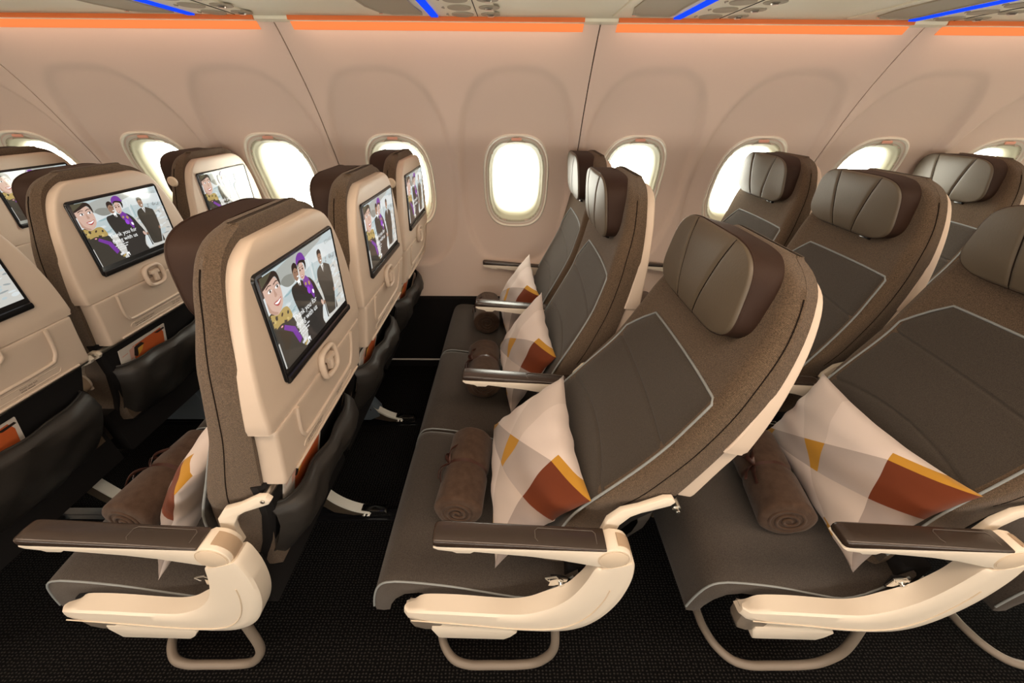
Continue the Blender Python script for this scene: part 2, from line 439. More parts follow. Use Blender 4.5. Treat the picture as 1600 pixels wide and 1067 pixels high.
def build_backrest():
    mb = MB(); rings = []
    zs = [.40, .43, .47] + [.47 + (1.15 - .47) * i / 34 for i in range(1, 35)] + [1.158, 1.165, 1.172, 1.178, 1.184, 1.189, 1.193, 1.196, 1.198]
    for z in zs:
        hw = body_hw(z); xb = XS(z) + .006
        sh = 0
        if z > 1.175: sh = min(1, (z - 1.175) / .024)
        push = .020 * (1 - math.sqrt(max(0, 1 - sh * sh)))
        r = .024; ring = []
        ring.append((xb - push * .3, -hw + .004, z)); ring.append((xb - .02, -hw, z))
        fx = front_x(hw, z, hw) + push
        ring.append((lerp(fx, xb, .5), -hw - .001, z))
        for i in range(5):
            a = PI / 2 * i / 4
            ring.append((fx + r - r * math.sin(a), -hw + r - r * math.cos(a), z))
        for i in range(1, 14):
            y = lerp(-hw + r, hw - r, i / 14); ring.append((front_x(y, z, hw) + push, y, z))
        for i in range(5):
            a = PI / 2 * (1 - i / 4)
            ring.append((fx + r - r * math.sin(a), hw - r + r * math.cos(a), z))
        ring.append((lerp(fx, xb, .5), hw + .001, z)); ring.append((xb - .02, hw, z)); ring.append((xb - push * .3, hw - .004, z))
        rings.append(ring)
    mb.loft(rings)
    return mb.mesh('backrest', M['tweed'], 60)
INS_TOP = .953
def ins_lim(z):
    """left and right edge of the dark centre panel (near edge, far edge)"""
    near = -.204 - .006 * sstep(.9, .75, z)
    far = .198 + .006 * sstep(.85, .7, z)
    if z > .875: far = lerp(.198, .136, (z - .875) / (INS_TOP - .875))
    return near, far
def build_insert():
    mb = MB(); ny = 26; zs = [.43 + (INS_TOP - .43) * i / 200 for i in range(201)]; rings = []
    for z in zs:
        a, b = ins_lim(z); ring = []
        for i in range(ny + 1):
            t = i / ny; y = lerp(a, b, t)
            e = min(1, min(t, 1 - t) * 9, (INS_TOP - z) / .018)
            d = -.001 + .0065 * math.sqrt(max(0, 1 - (1 - e) ** 2))
            for zz in (.835 + .012 * (y / .2), .705 - .03 * (y / .2) ** 2):
                d -= .0042 * math.exp(-((z - zz) / .0030) ** 2)
            d += .006 * math.exp(-((z - .73) / .05) ** 2) * (1 - (2 * t - 1) ** 2)
            ring.append((front_x(y, z) - d, y, z))
        rings.append(ring)
    mb.loft(rings, False, False, closed=False)
    return mb.mesh('backrest_insert', M['insert'], 70)
def build_piping():
    P = []
    for i in range(24):
        z = lerp(.46, INS_TOP - .008, i / 23); P.append((z, ins_lim(z)[0]))
    P.append((INS_TOP, -.195))
    for i in range(1, 9): P.append((INS_TOP, lerp(-.195, .130, i / 8)))
    for i in range(1, 20):
        z = lerp(INS_TOP - .004, .46, i / 19); P.append((z, ins_lim(z)[1]))
    mb = MB(); mb.tube([(front_x(y, z) - .002, y, z) for z, y in P], .0028, 8)
    return mb.mesh('piping', M['piping'], 60)

# the headrest: a padded box with a rounded outline (half width w at height z), a domed face and deep side walls
HR_Z0, HR_Z1, HR_C = 1.031, 1.197, .014
def hr_w(b):
    return (.164 - .012 * b) * max(0.0, 1 - abs(b) ** 3.8) ** (1 / 3.8)
def hr_z(b): return lerp(HR_Z0, HR_Z1, (b + 1) / 2)
def hr_face(y, b):
    """x of the face"""
    w_ = max(hr_w(b), 1e-4); a = min(1, abs(y) / w_)
    x = .2555 - .10 * (hr_z(b) - 1.114) - .011 * (1 - a ** 2.4) * (1 - abs(b) ** 3)
    t = (b + 1) / 2; yl = lerp(.038, .078, t)
    g = math.exp(-((abs(y) - yl) / .0045) ** 2)
    return x + .0038 * g * (1 - abs(b) ** 8)
def build_headrest():
    mb = MB(); rings = []; N = 132
    bs = [-math.cos(PI * i / 60) for i in range(61)]
    bs = [-.9995] + [x for x in bs if abs(x) < .999] + [.9995]
    for b in bs:
        w_ = hr_w(b); z = hr_z(b); e = max(0, (abs(b) - .90) / .10); pe = .010 * (1 - math.sqrt(max(0, 1 - e * e)))
        ring = [(.318, -w_ * .985, z), (.300, -w_, z), (.275, -w_, z)]
        r = min(.010, w_ * .5); fx = hr_face(w_ - r, b) + pe
        for i in range(1, 6):
            a = PI / 2 * i / 6; ring.append((fx + r - r * math.sin(a) * .999, -w_ + r - r * math.cos(a), z))
        for i in range(N + 1):
            y = lerp(-w_ + r, w_ - r, i / N); ring.append((hr_face(y, b) + pe, y, z))
        for i in range(5, 0, -1):
            a = PI / 2 * i / 6; ring.append((fx + r - r * math.sin(a) * .999, w_ - r + r * math.cos(a), z))
        ring += [(.275, w_, z), (.300, w_, z), (.318, w_ * .985, z)]
        rings.append(ring)
    mb.loft(rings)
    me = mb.mesh('headrest', [M['leather'], M['leather_side']], 60)
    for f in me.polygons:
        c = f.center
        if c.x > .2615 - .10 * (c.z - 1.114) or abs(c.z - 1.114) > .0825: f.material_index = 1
    me.transform(Matrix.Translation((0, HR_C, 0))); return me
def build_hr_piping():
    mb = MB(); P = []
    for sg in (-1, 1):
        for i in range(60):
            b = .988 * math.cos(PI * i / 59) * -sg; w_ = hr_w(b)
            P.append((.2615 - .10 * (hr_z(b) - 1.114), sg * max(0, w_ - .0008) + HR_C, 1.114 + (hr_z(b) - 1.114) * 1.0))
    mb.tube(P, .0018, 6, True); return mb.mesh('edge_piping', M['leather_side'], 60)
def build_hr_seam(sg):
    mb = MB(); P = []
    for i in range(25):
        b = lerp(-.97, .95, i / 24); t = (b + 1) / 2; y = sg * lerp(.038, .078, t)
        e = max(0, (abs(b) - .90) / .10); P.append((hr_face(y, b) + .010 * (1 - math.sqrt(max(0, 1 - e * e))) - .0002, y + HR_C, hr_z(b)))
    mb.tube(P, .0013, 6); return mb.mesh('face_seam', M['groove'], 60)
def build_side_seam(sg):
    mb = MB(); P = []
    for i in range(40):
        z = lerp(.66, 1.150, i / 39); hw = body_hw(z); fx = front_x(hw, z, hw); P.append((lerp(fx + .006, XS(z), .42), sg * (hw + .0008), z))
    mb.tube(P, .0011, 5); return mb.mesh('side_seam', M['groove'], 60)

def shell_ring(z, shrink=0.0, hw=None, bev=.016, push=0.0, xs=None, xr=None):
    hw = (hw or SHW(z)) - shrink + .001
    xs = (XS(z) if xs is None else xs); xr = (XR(z) if xr is None else xr) - push
    xm = max(xs + .008, lerp(xs, xr, .84)); xr = max(xr, xm + .006)
    h = []
    h += [(xs, -hw + .010), (xs, -hw + .002), (xs + .003, -hw)]
    for i in range(4):
        t = i / 3; h.append((lerp(xs + .003, xm, t), -hw))
    b = bev
    for i in range(1, 7):
        t = i / 6; a = PI / 2 * t
        h.append((xm + (xr - xm) * math.sin(a), -hw + b * (1 - math.cos(a))))
    n = len(h)
    mid = [(xr + .002 * math.sin(PI * i / 8), lerp(-hw + b, hw - b, i / 8)) for i in range(1, 8)]
    full = h + mid + [(x, -y) for x, y in reversed(h)]
    return [(x, y, z) for x, y in full]
def build_shell():
    mb = MB(); rings = []
    zs = [.863, .866, .874] + [lerp(.89, 1.13, i / 16) for i in range(17)] + [1.14, 1.148, 1.155, 1.161, 1.166, 1.170, 1.173, 1.175]
    for z in zs:
        s = 0; push = 0
        if z < .870: s = .0025; push = .0025
        k = max(0, (z - 1.150) / .0255); push += .010 * (1 - math.sqrt(max(0, 1 - min(1, k) ** 2.2)))
        xs = XS(z); xr = XR(z)
        s2 = s
        if z > 1.15: s2 += .012 * (1 - math.sqrt(max(0, 1 - ((z - 1.15) / .0255) ** 2)))
        rings.append(shell_ring(z, s2, push=push, bev=.010, xs=xs, xr=xr))
    mb.loft(rings)
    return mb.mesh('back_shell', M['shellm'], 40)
def build_tray():
    mb = MB(); rings = []
    for z, s in [(.716, .005), (.719, .001), (.726, 0)] + [(lerp(.74, .85, i / 8), 0) for i in range(9)] + [(.856, 0), (.859, .001), (.8612, .004)]:
        xr = .3711 - (.86 - z) * .17
        rings.append(shell_ring(z, s + .002, bev=.009, push=s, hw=lerp(.217, SHW(z) - .010, sstep(.80, .87, z)), xs=XS(z) + .004, xr=xr))
    mb.loft(rings)
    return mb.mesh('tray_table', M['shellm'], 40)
def tray_x(z): return .3711 - (.86 - z) * .17 + .002
def build_tray_lip():
    mb = MB()
    P = [(-.145, .858), (-.143, .80), (-.134, .776), (-.115, .766), (0, .765), (.115, .766), (.134, .776), (.143, .80), (.145, .858)]
    mb.tube([(tray_x(z), y, z) for _, y, z in spline([(0, y, z) for y, z in P], 4)], .0045, 8)
    mb.tube([(tray_x(.724) + .001, y, .7245) for y in (-.178, 0, .178)], .0035, 8)
    # frame of the notice below
    mb.tube([(tray_x(z) - .0005, y, z) for y, z in [(-.13, .752), (.13, .752), (.138, .745), (.13, .735), (-.13, .735), (-.138, .745)]], .0012, 6, True)
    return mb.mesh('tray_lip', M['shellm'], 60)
def text_mesh(body, size, m, align='LEFT', ext=0.0):
    cu = bpy.data.curves.new('lettering', 'FONT'); cu.body = body; cu.size = size; cu.align_x = align; cu.extrude = ext; cu.resolution_u = 3
    o = bpy.data.objects.new('lettering', cu); col.objects.link(o)
    dg = bpy.context.evaluated_depsgraph_get(); dg.update()
    me = bpy.data.meshes.new_from_object(o.evaluated_get(dg))
    bpy.data.objects.remove(o); bpy.data.curves.remove(cu)
    me.materials.clear(); me.materials.append(m)
    return [tuple(v.co) for v in me.vertices], [tuple(p.vertices) for p in me.polygons]
def build_notice():
    mb = MB()
    for body, y0, z in (('Fasten seat belt while seated', -.122, .7445), ('Life vest under your seat', -.122, .7375), ('Fasten seat belt', .035, .7445), ('while seated', .035, .7375)):
        vs, fs = text_mesh(body, .0066, M['ink'])
        mb.add([(tray_x(z + b) + .0006, y0 + a, z + b) for a, b, _ in vs], fs)
    return mb.mesh('notice_lettering', M['ink'])
def build_latch():
    mb = MB(); x = .3735; zc = .868
    ring = []
    P = sup(.034, .031, 3.2, 28)
    mb.tube([(x + .006, y, zc + z) for y, z in P], .0075, 10, True, flat=.006)
    mb.prism([(x + .001, zc - .022), (x + .013, zc - .018), (x + .015, zc), (x + .013, zc + .012), (x + .001, zc + .016)], -.0065, .0065, .002)
    mb.loft([[(x + .014, y, zc + z) for y, z in [(-.016, .006), (.016, .006), (.016, .015), (-.016, .015)]], [(x + .004, y, zc + z) for y, z in [(-.016, .004), (.016, .004), (.016, .017), (-.016, .017)]]])
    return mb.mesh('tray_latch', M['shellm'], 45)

# --- screen: black frame with the picture laid in it.  u runs from the near to the far edge, v upwards
SW, SH = .306, .212; S_TL = (.3812, -.1526, 1.1299); S_PHI = math.radians(1.87)
S_UP = Vector((math.sin(S_PHI), 0, math.cos(S_PHI))); S_N = Vector((math.cos(S_PHI), 0, -math.sin(S_PHI)))
S_BL = Vector(S_TL) - S_UP * SH
def sp(a, b, d): return S_BL + Vector((0, a, 0)) + S_UP * b + S_N * d
def build_frame():
    mb = MB()
    def rr(ins, d, r=.011):
        pts = []
        for cx, cy, a0 in ((SW - r, r, -90), (SW - r, SH - r, 0), (r, SH - r, 90), (r, r, 180)):
            for i in range(6):
                a = math.radians(a0 + 90 * i / 5); pts.append((cx + (r - ins) * math.cos(a), cy + (r - ins) * math.sin(a)))
        return [sp(a, b, d) for a, b in pts]
    mb.loft([rr(0, -.014), rr(0, .0030), rr(.0012, .0045), rr(.003, .0052), rr(.005, .0040)])
    # thicker lower lip
    P = [(0, .016), (.0035, .0175), (.0065, .016), (.0075, .010), (.006, .004), (.002, .0005), (-.002, .0005)]
    mb.loft([[sp(a, b, .004 + d) for d, b in P] for a in (.004, .006, SW - .006, SW - .004)])
    return mb.mesh('screen', M['black'], 40)
def build_picture():
    mats = {}; order = []
    def mi(n, c, s=1.0):
        if n not in mats: mats[n] = scr(n, c, s); order.append(n)
        return order.index(n)
    mb = MB(); lay = [0]
    PX0, PX1, PY0, PY1 = .010, SW - .008, .029, SH - .008
    def poly(pts, m):
        lay[0] += 1; d = .0041 + lay[0] * .000022
        # keep inside the picture
        def clip(P, k, lim, keep_less):
            out = []
            for i in range(len(P)):
                a, b = P[i - 1], P[i]
                ia = (a[k] <= lim) == keep_less or a[k] == lim; ib = (b[k] <= lim) == keep_less or b[k] == lim
                if ia != ib:
                    t = (lim - a[k]) / (b[k] - a[k]); out.append((a[0] + (b[0] - a[0]) * t, a[1] + (b[1] - a[1]) * t))
                if ib: out.append(b)
            return out
        P = list(pts)
        for k, lim, less in ((0, 0, False), (0, 1, True), (1, 0, False), (1, 1, True)):
            P = clip(P, k, lim, less)
            if len(P) < 3: return
        mb.add([sp(lerp(PX0, PX1, u), lerp(PY0, PY1, v), d) for u, v in P], [tuple(range(len(P)))], m)
    def ell(cu, cv, ru, rv, m, rot=0, n=24, a0=0, a1=360):
        c, s = math.cos(math.radians(rot)), math.sin(math.radians(rot)); asp = 288 / 175; P = []
        for i in range(n if a1 - a0 >= 360 else n + 1):
            a = math.radians(a0 + (a1 - a0) * i / n); x, y = ru * asp * math.cos(a), rv * math.sin(a)
            P.append((cu + (x * c - y * s) / asp, cv + x * s + y * c))
        poly(P, m)
    def sm(pts, m, n=5): poly([(p.x, p.y) for p in spline([(u, v, 0) for u, v in pts], n, True)], m)
    sky = mi('sky', (.46, .53, .54)); cloud = mi('cloud', (.62, .66, .66)); sand = mi('sand', (.55, .54, .50)); grey = mi('grey', (.30, .33, .33))
    fus = mi('fuselage', (.38, .39, .36)); fus2 = mi('engine', (.25, .25, .22)); teal = mi('teal', (.30, .42, .44))
    skin = mi('skin', (.60, .40, .32)); skin2 = mi('skin_shade', (.46, .28, .21)); hair = mi('hair', (.030, .018, .014)); hat = mi('olive_hat', (.085, .075, .045))
    dark = mi('uniform', (.035, .030, .026)); dark2 = mi('uniform_light', (.047, .040, .031)); pur = mi('purple', (.17, .04, .30)); pur2 = mi('bright_purple', (.30, .06, .62))
    gold = mi('gold_scarf', (.42, .30, .10)); lip = mi('lips', (.38, .06, .06)); white = mi('white', (.92, .92, .90)); brown = mi('man_skin', (.30, .17, .11)); brow = mi('brow', (.06, .035, .025))
    poly([(0, 0), (1, 0), (1, 1), (0, 1)], sky); poly([(0, 0), (.06, 0), (.06, .56), (0, .58)], dark2); poly([(0, .58), (.05, .58), (.05, 1), (0, 1)], hair)
    poly([(0, .62), (.25, .70), (.60, .78), (1, .72), (1, .88), (.6, .96), (0, .80)], cloud)
    sm([(.12, .93), (.35, 1.0), (.85, 1.06), (.8, .97), (.55, .90), (.38, .80), (.25, .78), (.16, .84)], fus)
    sm([(.20, .82), (.26, .86), (.36, .82), (.35, .74), (.26, .74)], fus2)
    poly([(0, .30), (.3, .42), (.62, .58), (1, .66), (1, 0), (0, 0)], sand)
    rnd = random.Random(5)
    for i in range(46):
        u, v = rnd.uniform(.58, 1.0), rnd.uniform(.08, .64); ell(u, v, rnd.uniform(.015, .05), rnd.uniform(.008, .028), [grey, cloud, cloud, sky][i % 4], rnd.uniform(-15, 15), 10)
    for i in range(14):
        u, v = rnd.uniform(.18, .36), rnd.uniform(.40, .70); ell(u, v, rnd.uniform(.02, .05), rnd.uniform(.008, .02), [teal, cloud, sky][i % 3], 0, 10)
    for i in range(10): ell(rnd.uniform(.80, .97), rnd.uniform(.68, .74), rnd.uniform(.006, .016), rnd.uniform(.008, .02), grey, 0, 8)
    poly([(.57, .60), (.585, .60), (.585, .86), (.57, .86)], cloud); poly([(.60, .58), (.61, .58), (.61, .80), (.60, .80)], teal)
    # third figure: man in a dark coat, right
    sm([(.70, .70), (.76, .70), (.82, .655), (.85, .60), (.85, .35), (.83, .20), (.835, .06), (.79, .05), (.70, .06), (.665, .10), (.655, .35), (.63, .55), (.645, .66)], dark2)
    poly([(.715, .70), (.755, .70), (.735, .60)], white); poly([(.73, .69), (.742, .69), (.737, .58)], dark)
    ell(.725, .785, .030, .075, brown, -4); sm([(.693, .80), (.70, .87), (.735, .885), (.755, .85), (.752, .81), (.735, .835), (.705, .83)], hair)
    ell(.715, .79, .006, .007, brow, 0, 8); ell(.74, .79, .006, .007, brow, 0, 8); ell(.73, .748, .010, .009, white, 0, 8)
    ell(.645, .26, .014, .03, brown); ell(.835, .30, .012, .03, brown)
    poly([(.845, .30), (.85, .30), (.80, .03), (.79, .03)], cloud); poly([(.60, .27), (.655, .22), (.66, .03), (.59, .03)], cloud); poly([(.64, .26), (.65, .26), (.66, .05), (.645, .05)], dark)
    # second figure: man behind
    sm([(.34, .72), (.40, .72), (.44, .66), (.46, .40), (.44, .20), (.33, .20), (.30, .40), (.275, .58), (.28, .70)], dark)
    poly([(.36, .74), (.40, .74), (.395, .62)], white); poly([(.378, .70), (.39, .70), (.389, .60)], dark)
    ell(.372, .82, .032, .085, brown, -5); sm([(.335, .83), (.345, .91), (.38, .93), (.405, .89), (.40, .85), (.375, .875), (.35, .86)], hair)
    ell(.365, .83, .006, .007, brow, 0, 8); ell(.39, .825, .006, .007, brow, 0, 8); ell(.385, .775, .011, .008, white, 0, 8)
    # third: woman in purple hat
    sm([(.42, .68), (.50, .69), (.56, .60), (.59, .48), (.63, .30), (.60, .22), (.57, .10), (.575, -.05), (.33, -.05), (.345, .30), (.33, .45), (.345, .62)], dark)
    sm([(.435, .70), (.47, .73), (.51, .66), (.54, .52), (.52, .42), (.49, .50), (.46, .58), (.435, .63)], pur)
    ell(.475, .55, .020, .045, pur2, 10, 10); ell(.50, .62, .012, .03, gold, 20, 8); ell(.525, .50, .012, .03, white, 20, 8); ell(.455, .64, .012, .02, gold, 0, 8)
    ell(.447, .80, .036, .098, skin, -8); sm([(.41, .86), (.44, .89), (.49, .86), (.495, .78), (.515, .84), (.50, .92), (.43, .92)], hair)
    sm([(.402, .885), (.415, .955), (.455, .99), (.50, .97), (.525, .88), (.49, .90), (.44, .915)], pur)
    for u in (.428, .462): ell(u, .815, .009, .010, brow, 0, 10); poly([(u - .013, .835), (u + .013, .843), (u + .013, .849), (u - .013, .841)], brow)
    ell(.437, .742, .015, .014, lip, 8, 12); ell(.437, .745, .010, .006, white, 8, 10)
    ell(.61, .29, .014, .04, skin, 20)
    # big portrait at the left
    sm([(-.05, .55), (.08, .52), (.16, .50), (.22, .40), (.24, .20), (.25, -.1), (-.1, -.1)], dark2)
    sm([(.0, .62), (.07, .58), (.14, .60), (.19, .57), (.21, .45), (.15, .44), (.08, .47), (.0, .47)], gold)
    for i in range(18): ell(rnd.uniform(.0, .19), rnd.uniform(.46, .58), rnd.uniform(.008, .016), rnd.uniform(.012, .03), [brow, gold, mi('gold2', (.55, .42, .16)), dark2][i % 4], rnd.uniform(0, 90), 8)
    poly([(.10, .44), (.2, .33), (.24, .15), (.20, .12), (.16, .30), (.08, .40)], pur)
    sm([(.0, .66), (.06, .585), (.11, .60), (.155, .665), (.17, .76), (.165, .85), (.14, .93), (.06, .965), (-.02, .90), (-.04, .76)], skin)
    sm([(-.02, .74), (.0, .66), (.05, .595), (.08, .60), (.03, .66), (.005, .76)], skin2)
    sm([(-.03, .88), (.06, .905), (.11, .93), (.15, .93), (.175, .82), (.18, .92), (.15, .99), (.05, 1.0), (-.05, .98)], hair)
    sm([(-.03, .90), (.04, .93), (.10, .975), (.15, 1.03), (.0, 1.06), (-.06, 1.0)], hat)
    for u, v in ((.060, .835), (.138, .835)):
        ell(u, v, .021, .016, white, 3, 14); ell(u + .004, v, .009, .015, brow, 0, 12)
        sm([(u - .026, v + .008), (u, v + .024), (u + .024, v + .010), (u, v + .017)], brow, 3)
        poly([(u - .030, v + .045), (u, v + .062), (u + .028, v + .052), (u + .028, v + .044), (u, v + .051), (u - .030, v + .034)], brow)
    sm([(.098, .84), (.110, .80), (.118, .765), (.100, .752), (.09, .765)], skin2, 4)
    sm([(.062, .705), (.09, .715), (.115, .712), (.148, .722), (.125, .675), (.095, .660)], lip, 4); sm([(.070, .702), (.105, .703), (.142, .714), (.12, .688), (.095, .680)], white, 4)
    ell(.07, .445, .012, .010, mi('pin', (.8, .35, .35)), 0, 8)
    # lettering
    def text(body, size, u, v, m, align='LEFT'):
        lay[0] += 3; vs, fs = text_mesh(body, size, M['ink'], align); d = .0041 + lay[0] * .000022 + .0001
        mb.add([sp(lerp(PX0, PX1, u) + a, lerp(PY0, PY1, v) + b, d) for a, b, _ in vs], fs, m)
    soft = mi('soft_white', (.70, .70, .70))
    text('Thank you for', .0165, .205, .375, white); text('flying with us', .0165, .215, .285, white)
    for i, row in enumerate(((.030, .012, .026, .018, .034), (.016, .034, .022, .028), (.022, .014, .030))):      # lines too small to read
        u = .22 + .012 * i; v = .232 - i * .036
        for wd in row: poly([(u, v), (u + wd, v), (u + wd, v + .014), (u, v + .014)], soft); u += wd + .008
    text('ETIHAD', .0105, .83, .895, mi('logo_grey', (.24, .26, .24)))
    poly([(.225, .10), (.27, .13), (.28, .10), (.235, .07)], soft); poly([(.245, .06), (.285, .085), (.29, .06), (.25, .035)], gold)
    poly([(.30, .03), (.33, .03), (.33, .09), (.30, .09)], white); poly([(.308, .03), (.322, .03), (.322, .06), (.308, .06)], dark)
    return mb.mesh('screen_picture', [mats[n] for n in order])

def build_pocket():
    mb = MB(); rings = []
    # a sagging pouch: rows from its mouth to its foot
    rows = [(.622, .300, .196), (.615, .314, .200), (.595, .324, .203), (.56, .322, .205), (.51, .302, .203), (.46, .276, .199), (.41, .240, .192), (.37, .204, .186), (.345, .168, .180), (.335, .14, .176)]
    rows = [(z, x + .008, hw) for z, x, hw in rows]
    rnd = random.Random(3); ph = [rnd.uniform(0, 6) for _ in range(6)]
    for i, (z, x, hw) in enumerate(rows):
        ring = []
        ring.append((x - .05, -hw, z + .004))
        for j in range(25):
            t = j / 24; y = lerp(-hw, hw, t); e = min(1, 6 * min(t, 1 - t))
            wob = .006 * math.sin(9 * t + ph[0] + z * 22) + .004 * math.sin(21 * t + ph[1] - z * 40) + .004 * math.sin(z * 75 + 4 * t)
            dip = -.010 * math.sin(PI * t) if i == 0 else (-.006 * math.sin(PI * t) if i == 1 else 0)
            ring.append((x - .05 * (1 - math.sqrt(1 - (1 - e) ** 2)) + wob * e, y, z + dip))
        ring.append((x - .05, hw, z + .004))
        rings.append(ring)
    out = []
    for a, b in zip(rings, rings[1:]):
        for k in range(3): out.append([tuple(lerp(p[q], r[q], k / 3) for q in range(3)) for p, r in zip(a, b)])
    out.append(rings[-1])
    mb.loft(out, False, False, closed=False)
    # hem and straps at the ends
    mb.tube([(p[0] + .004, p[1], p[2]) for p in rings[0][1:-1]], .0035, 6)
    return mb.mesh('literature_pocket', M['pocket'], 60)
def build_backcover():
    mb = MB(); rings = []
    for z, x in [(.725, .309), (.70, .306), (.60, .276), (.50, .243), (.42, .208), (.38, .19)]:
        rings.append([(x - .025, -body_hw(z) - .002, z), (x - .01, -body_hw(z) - .002, z), (x, -body_hw(z) + .008, z), (x, body_hw(z) - .008, z), (x - .01, body_hw(z) + .002, z), (x - .025, body_hw(z) + .002, z)])
    mb.loft(rings); return mb.mesh('back_cover', M['matte_black'])

ZC = smooth_tab([(-.34, .285), (-.333, .33), (-.315, .385), (-.29, .413), (-.25, .423), (-.15, .422), (-.05, .417), (.05, .414), (.12, .425), (.16, .44)])
ZE = smooth_tab([(-.34, .285), (-.333, .325), (-.317, .375), (-.294, .400), (-.25, .4035), (-.145, .384), (-.055, .355), (.0, .338), (.04, .330), (.085, .352), (.14, .42), (.16, .44)])
CU_HW = .2425
def build_cushion():
    mb = MB(); rings = []
    xs = [-.340, -.338, -.334, -.328, -.322, -.316, -.309, -.300, -.29, -.275] + [lerp(-.25, .16, i / 24) for i in range(25)]
    und = [(.16, .34), (.08, .325), (0, .322), (-.15, .335), (-.22, .352), (-.255, .345), (-.28, .322), (-.297, .29), (-.302, .268), (-.318, .2635), (-.336, .268)]
    ys = [(-CU_HW, 1)] + [(lerp(-CU_HW + .004, CU_HW - .004, i / 28), 0) for i in range(29)] + [(CU_HW, 1)]
    for y, e in ys:
        a = abs(y) / CU_HW; k = max(0, 1 - a ** 3.2); ring = []
        for x in xs:
            z = lerp(ZE(x), ZC(x), k) - (.005 if e else 0) - .0015 * math.exp(-((x + .12) / .004) ** 2)
            ring.append((x + (.003 if e and x < -.3 else 0), y, z))
        ring += [(x, y, z) for x, z in und]
        rings.append(ring)
    mb.loft(rings); return mb.mesh('seat_cushion', M['cushion'], 50)
def build_cu_piping(sg):
    mb = MB()
    if 1:
        mb.tube([(x, sg * (CU_HW - .001), ZE(x) - .003) for x in [-.3395, -.336, -.331, -.325, -.318, -.309, -.30, -.29, -.27] + [lerp(-.25, .15, i / 18) for i in range(19)]], .0027, 7)
    return mb.mesh('cushion_piping', M['piping'], 60)
def build_pan():
    mb = MB(); mb.prism([(-.20, .325), (-.20, .295), (.10, .28), (.20, .28), (.20, .45), (.14, .45), (.11, .325)], -.232, .232, .004)
    return mb.mesh('seat_pan', M['matte_black'])
def build_beams():
    mb = MB(); mb.cyl((0, 0, 0), 'y', .021, .498, 20)
    return mb.mesh('cross_beam', M['bar'], 40)

# --- armrest, near side of each seat; AY is its middle line
AY = -.2755
def build_arm_body(hw=.0225):
    mb = MB()
    lower = [(-.146, .6405), (-.137, .6335), (-.110, .628), (-.102, .6225), (-.075, .6215), (-.068, .627), (-.035, .622), (.04, .611), (.10, .598), (.15, .583), (.172, .576)]
    disc = [(.2055 + .0345 * math.cos(math.radians(a)), .602 + .0345 * math.sin(math.radians(a))) for a in range(-130, 71, 12)]
    upper = [(.200, .6375), (.185, .629), (.0, .6385), (-.12, .6445), (-.143, .6455)]
    mb.prism(lower + disc + upper, -hw, hw, .0025)
    return mb.mesh('armrest', M['cream'], 40)
def build_arm_pad(hw=.0235):
    mb = MB(); rings = []
    for x, s, zt in [(-.1465, .70, 0), (-.1445, .90, .002), (-.139, .98, .004), (-.128, 1, .0048)] + [(lerp(-.10, .186, i / 12), 1, .005) for i in range(13)] + [(.1875, .98, .003)]:
        b = .6448 - (x + .13) * .0475; t = .6588 + zt - (x + .138) * .088 ; h = hw * s
        if t < b + .006: t = b + .006
        r = min(.005, (t - b) * .45)
        ring = [(x, -h + .002, b), (x, -h, b + .002), (x, -h, t - r), (x, -h + r * .3, t - r * .3), (x, -h + r, t), (x, 0, t + .0012), (x, h - r, t), (x, h - r * .3, t - r * .3), (x, h, t - r), (x, h, b + .002), (x, h - .002, b)]
        rings.append(ring)
    mb.loft(rings); return mb.mesh('armrest_pad', M['pad'], 45)
def build_recline(hw=.0235):
    mb = MB(); zt = lambda x: .6588 + .005 + .0008 - (x + .138) * .088
    P = [(.055, -.012), (.05, -.006), (.05, .010), (.056, .015), (.165, .015), (.17, .010), (.17, -.012)]
    mb.tube([(x, y, zt(x) + .0003) for x, y in P], .0008, 6)
    return mb.mesh('pad_seam', M['padseam'], 60)
def build_pivot_cap(sg, hw=.0225):
    mb = MB()
    if 1:
        n = 32; c = (.2055, .602)
        rr = [(.0285, 0), (.0285, .0012), (.0265, .0022), (.0, .0026)]
        rings = []
        for r, d in rr: rings.append([(c[0] + max(r, .0005) * math.cos(2*PI*i/n), sg * (hw + d), c[1] + max(r, .0005) * math.sin(2*PI*i/n)) for i in range(n)])
        mb.loft(rings)
        mb.tube([(c[0] + .0305 * math.cos(2*PI*i/n), sg * (hw + .0002), c[1] + .0305 * math.sin(2*PI*i/n)) for i in range(n)], .0011, 6, True)
    return mb.mesh('pivot_cap', M['cream2'], 40)
def build_hinge_band(hw=.0225):
    mb = MB(); rings = []
    for a in range(-40, 82, 8):
        c, s = math.cos(math.radians(a)), math.sin(math.radians(a))
        rings.append([(.2055 + r * c, y, .602 + r * s) for r, y in [(.028, -hw * .62), (.0362, -hw * .60), (.0368, 0), (.0362, hw * .60), (.028, hw * .62)]])
    mb.loft(rings, closed=True); return mb.mesh('hinge_band', M['tan'], 40)

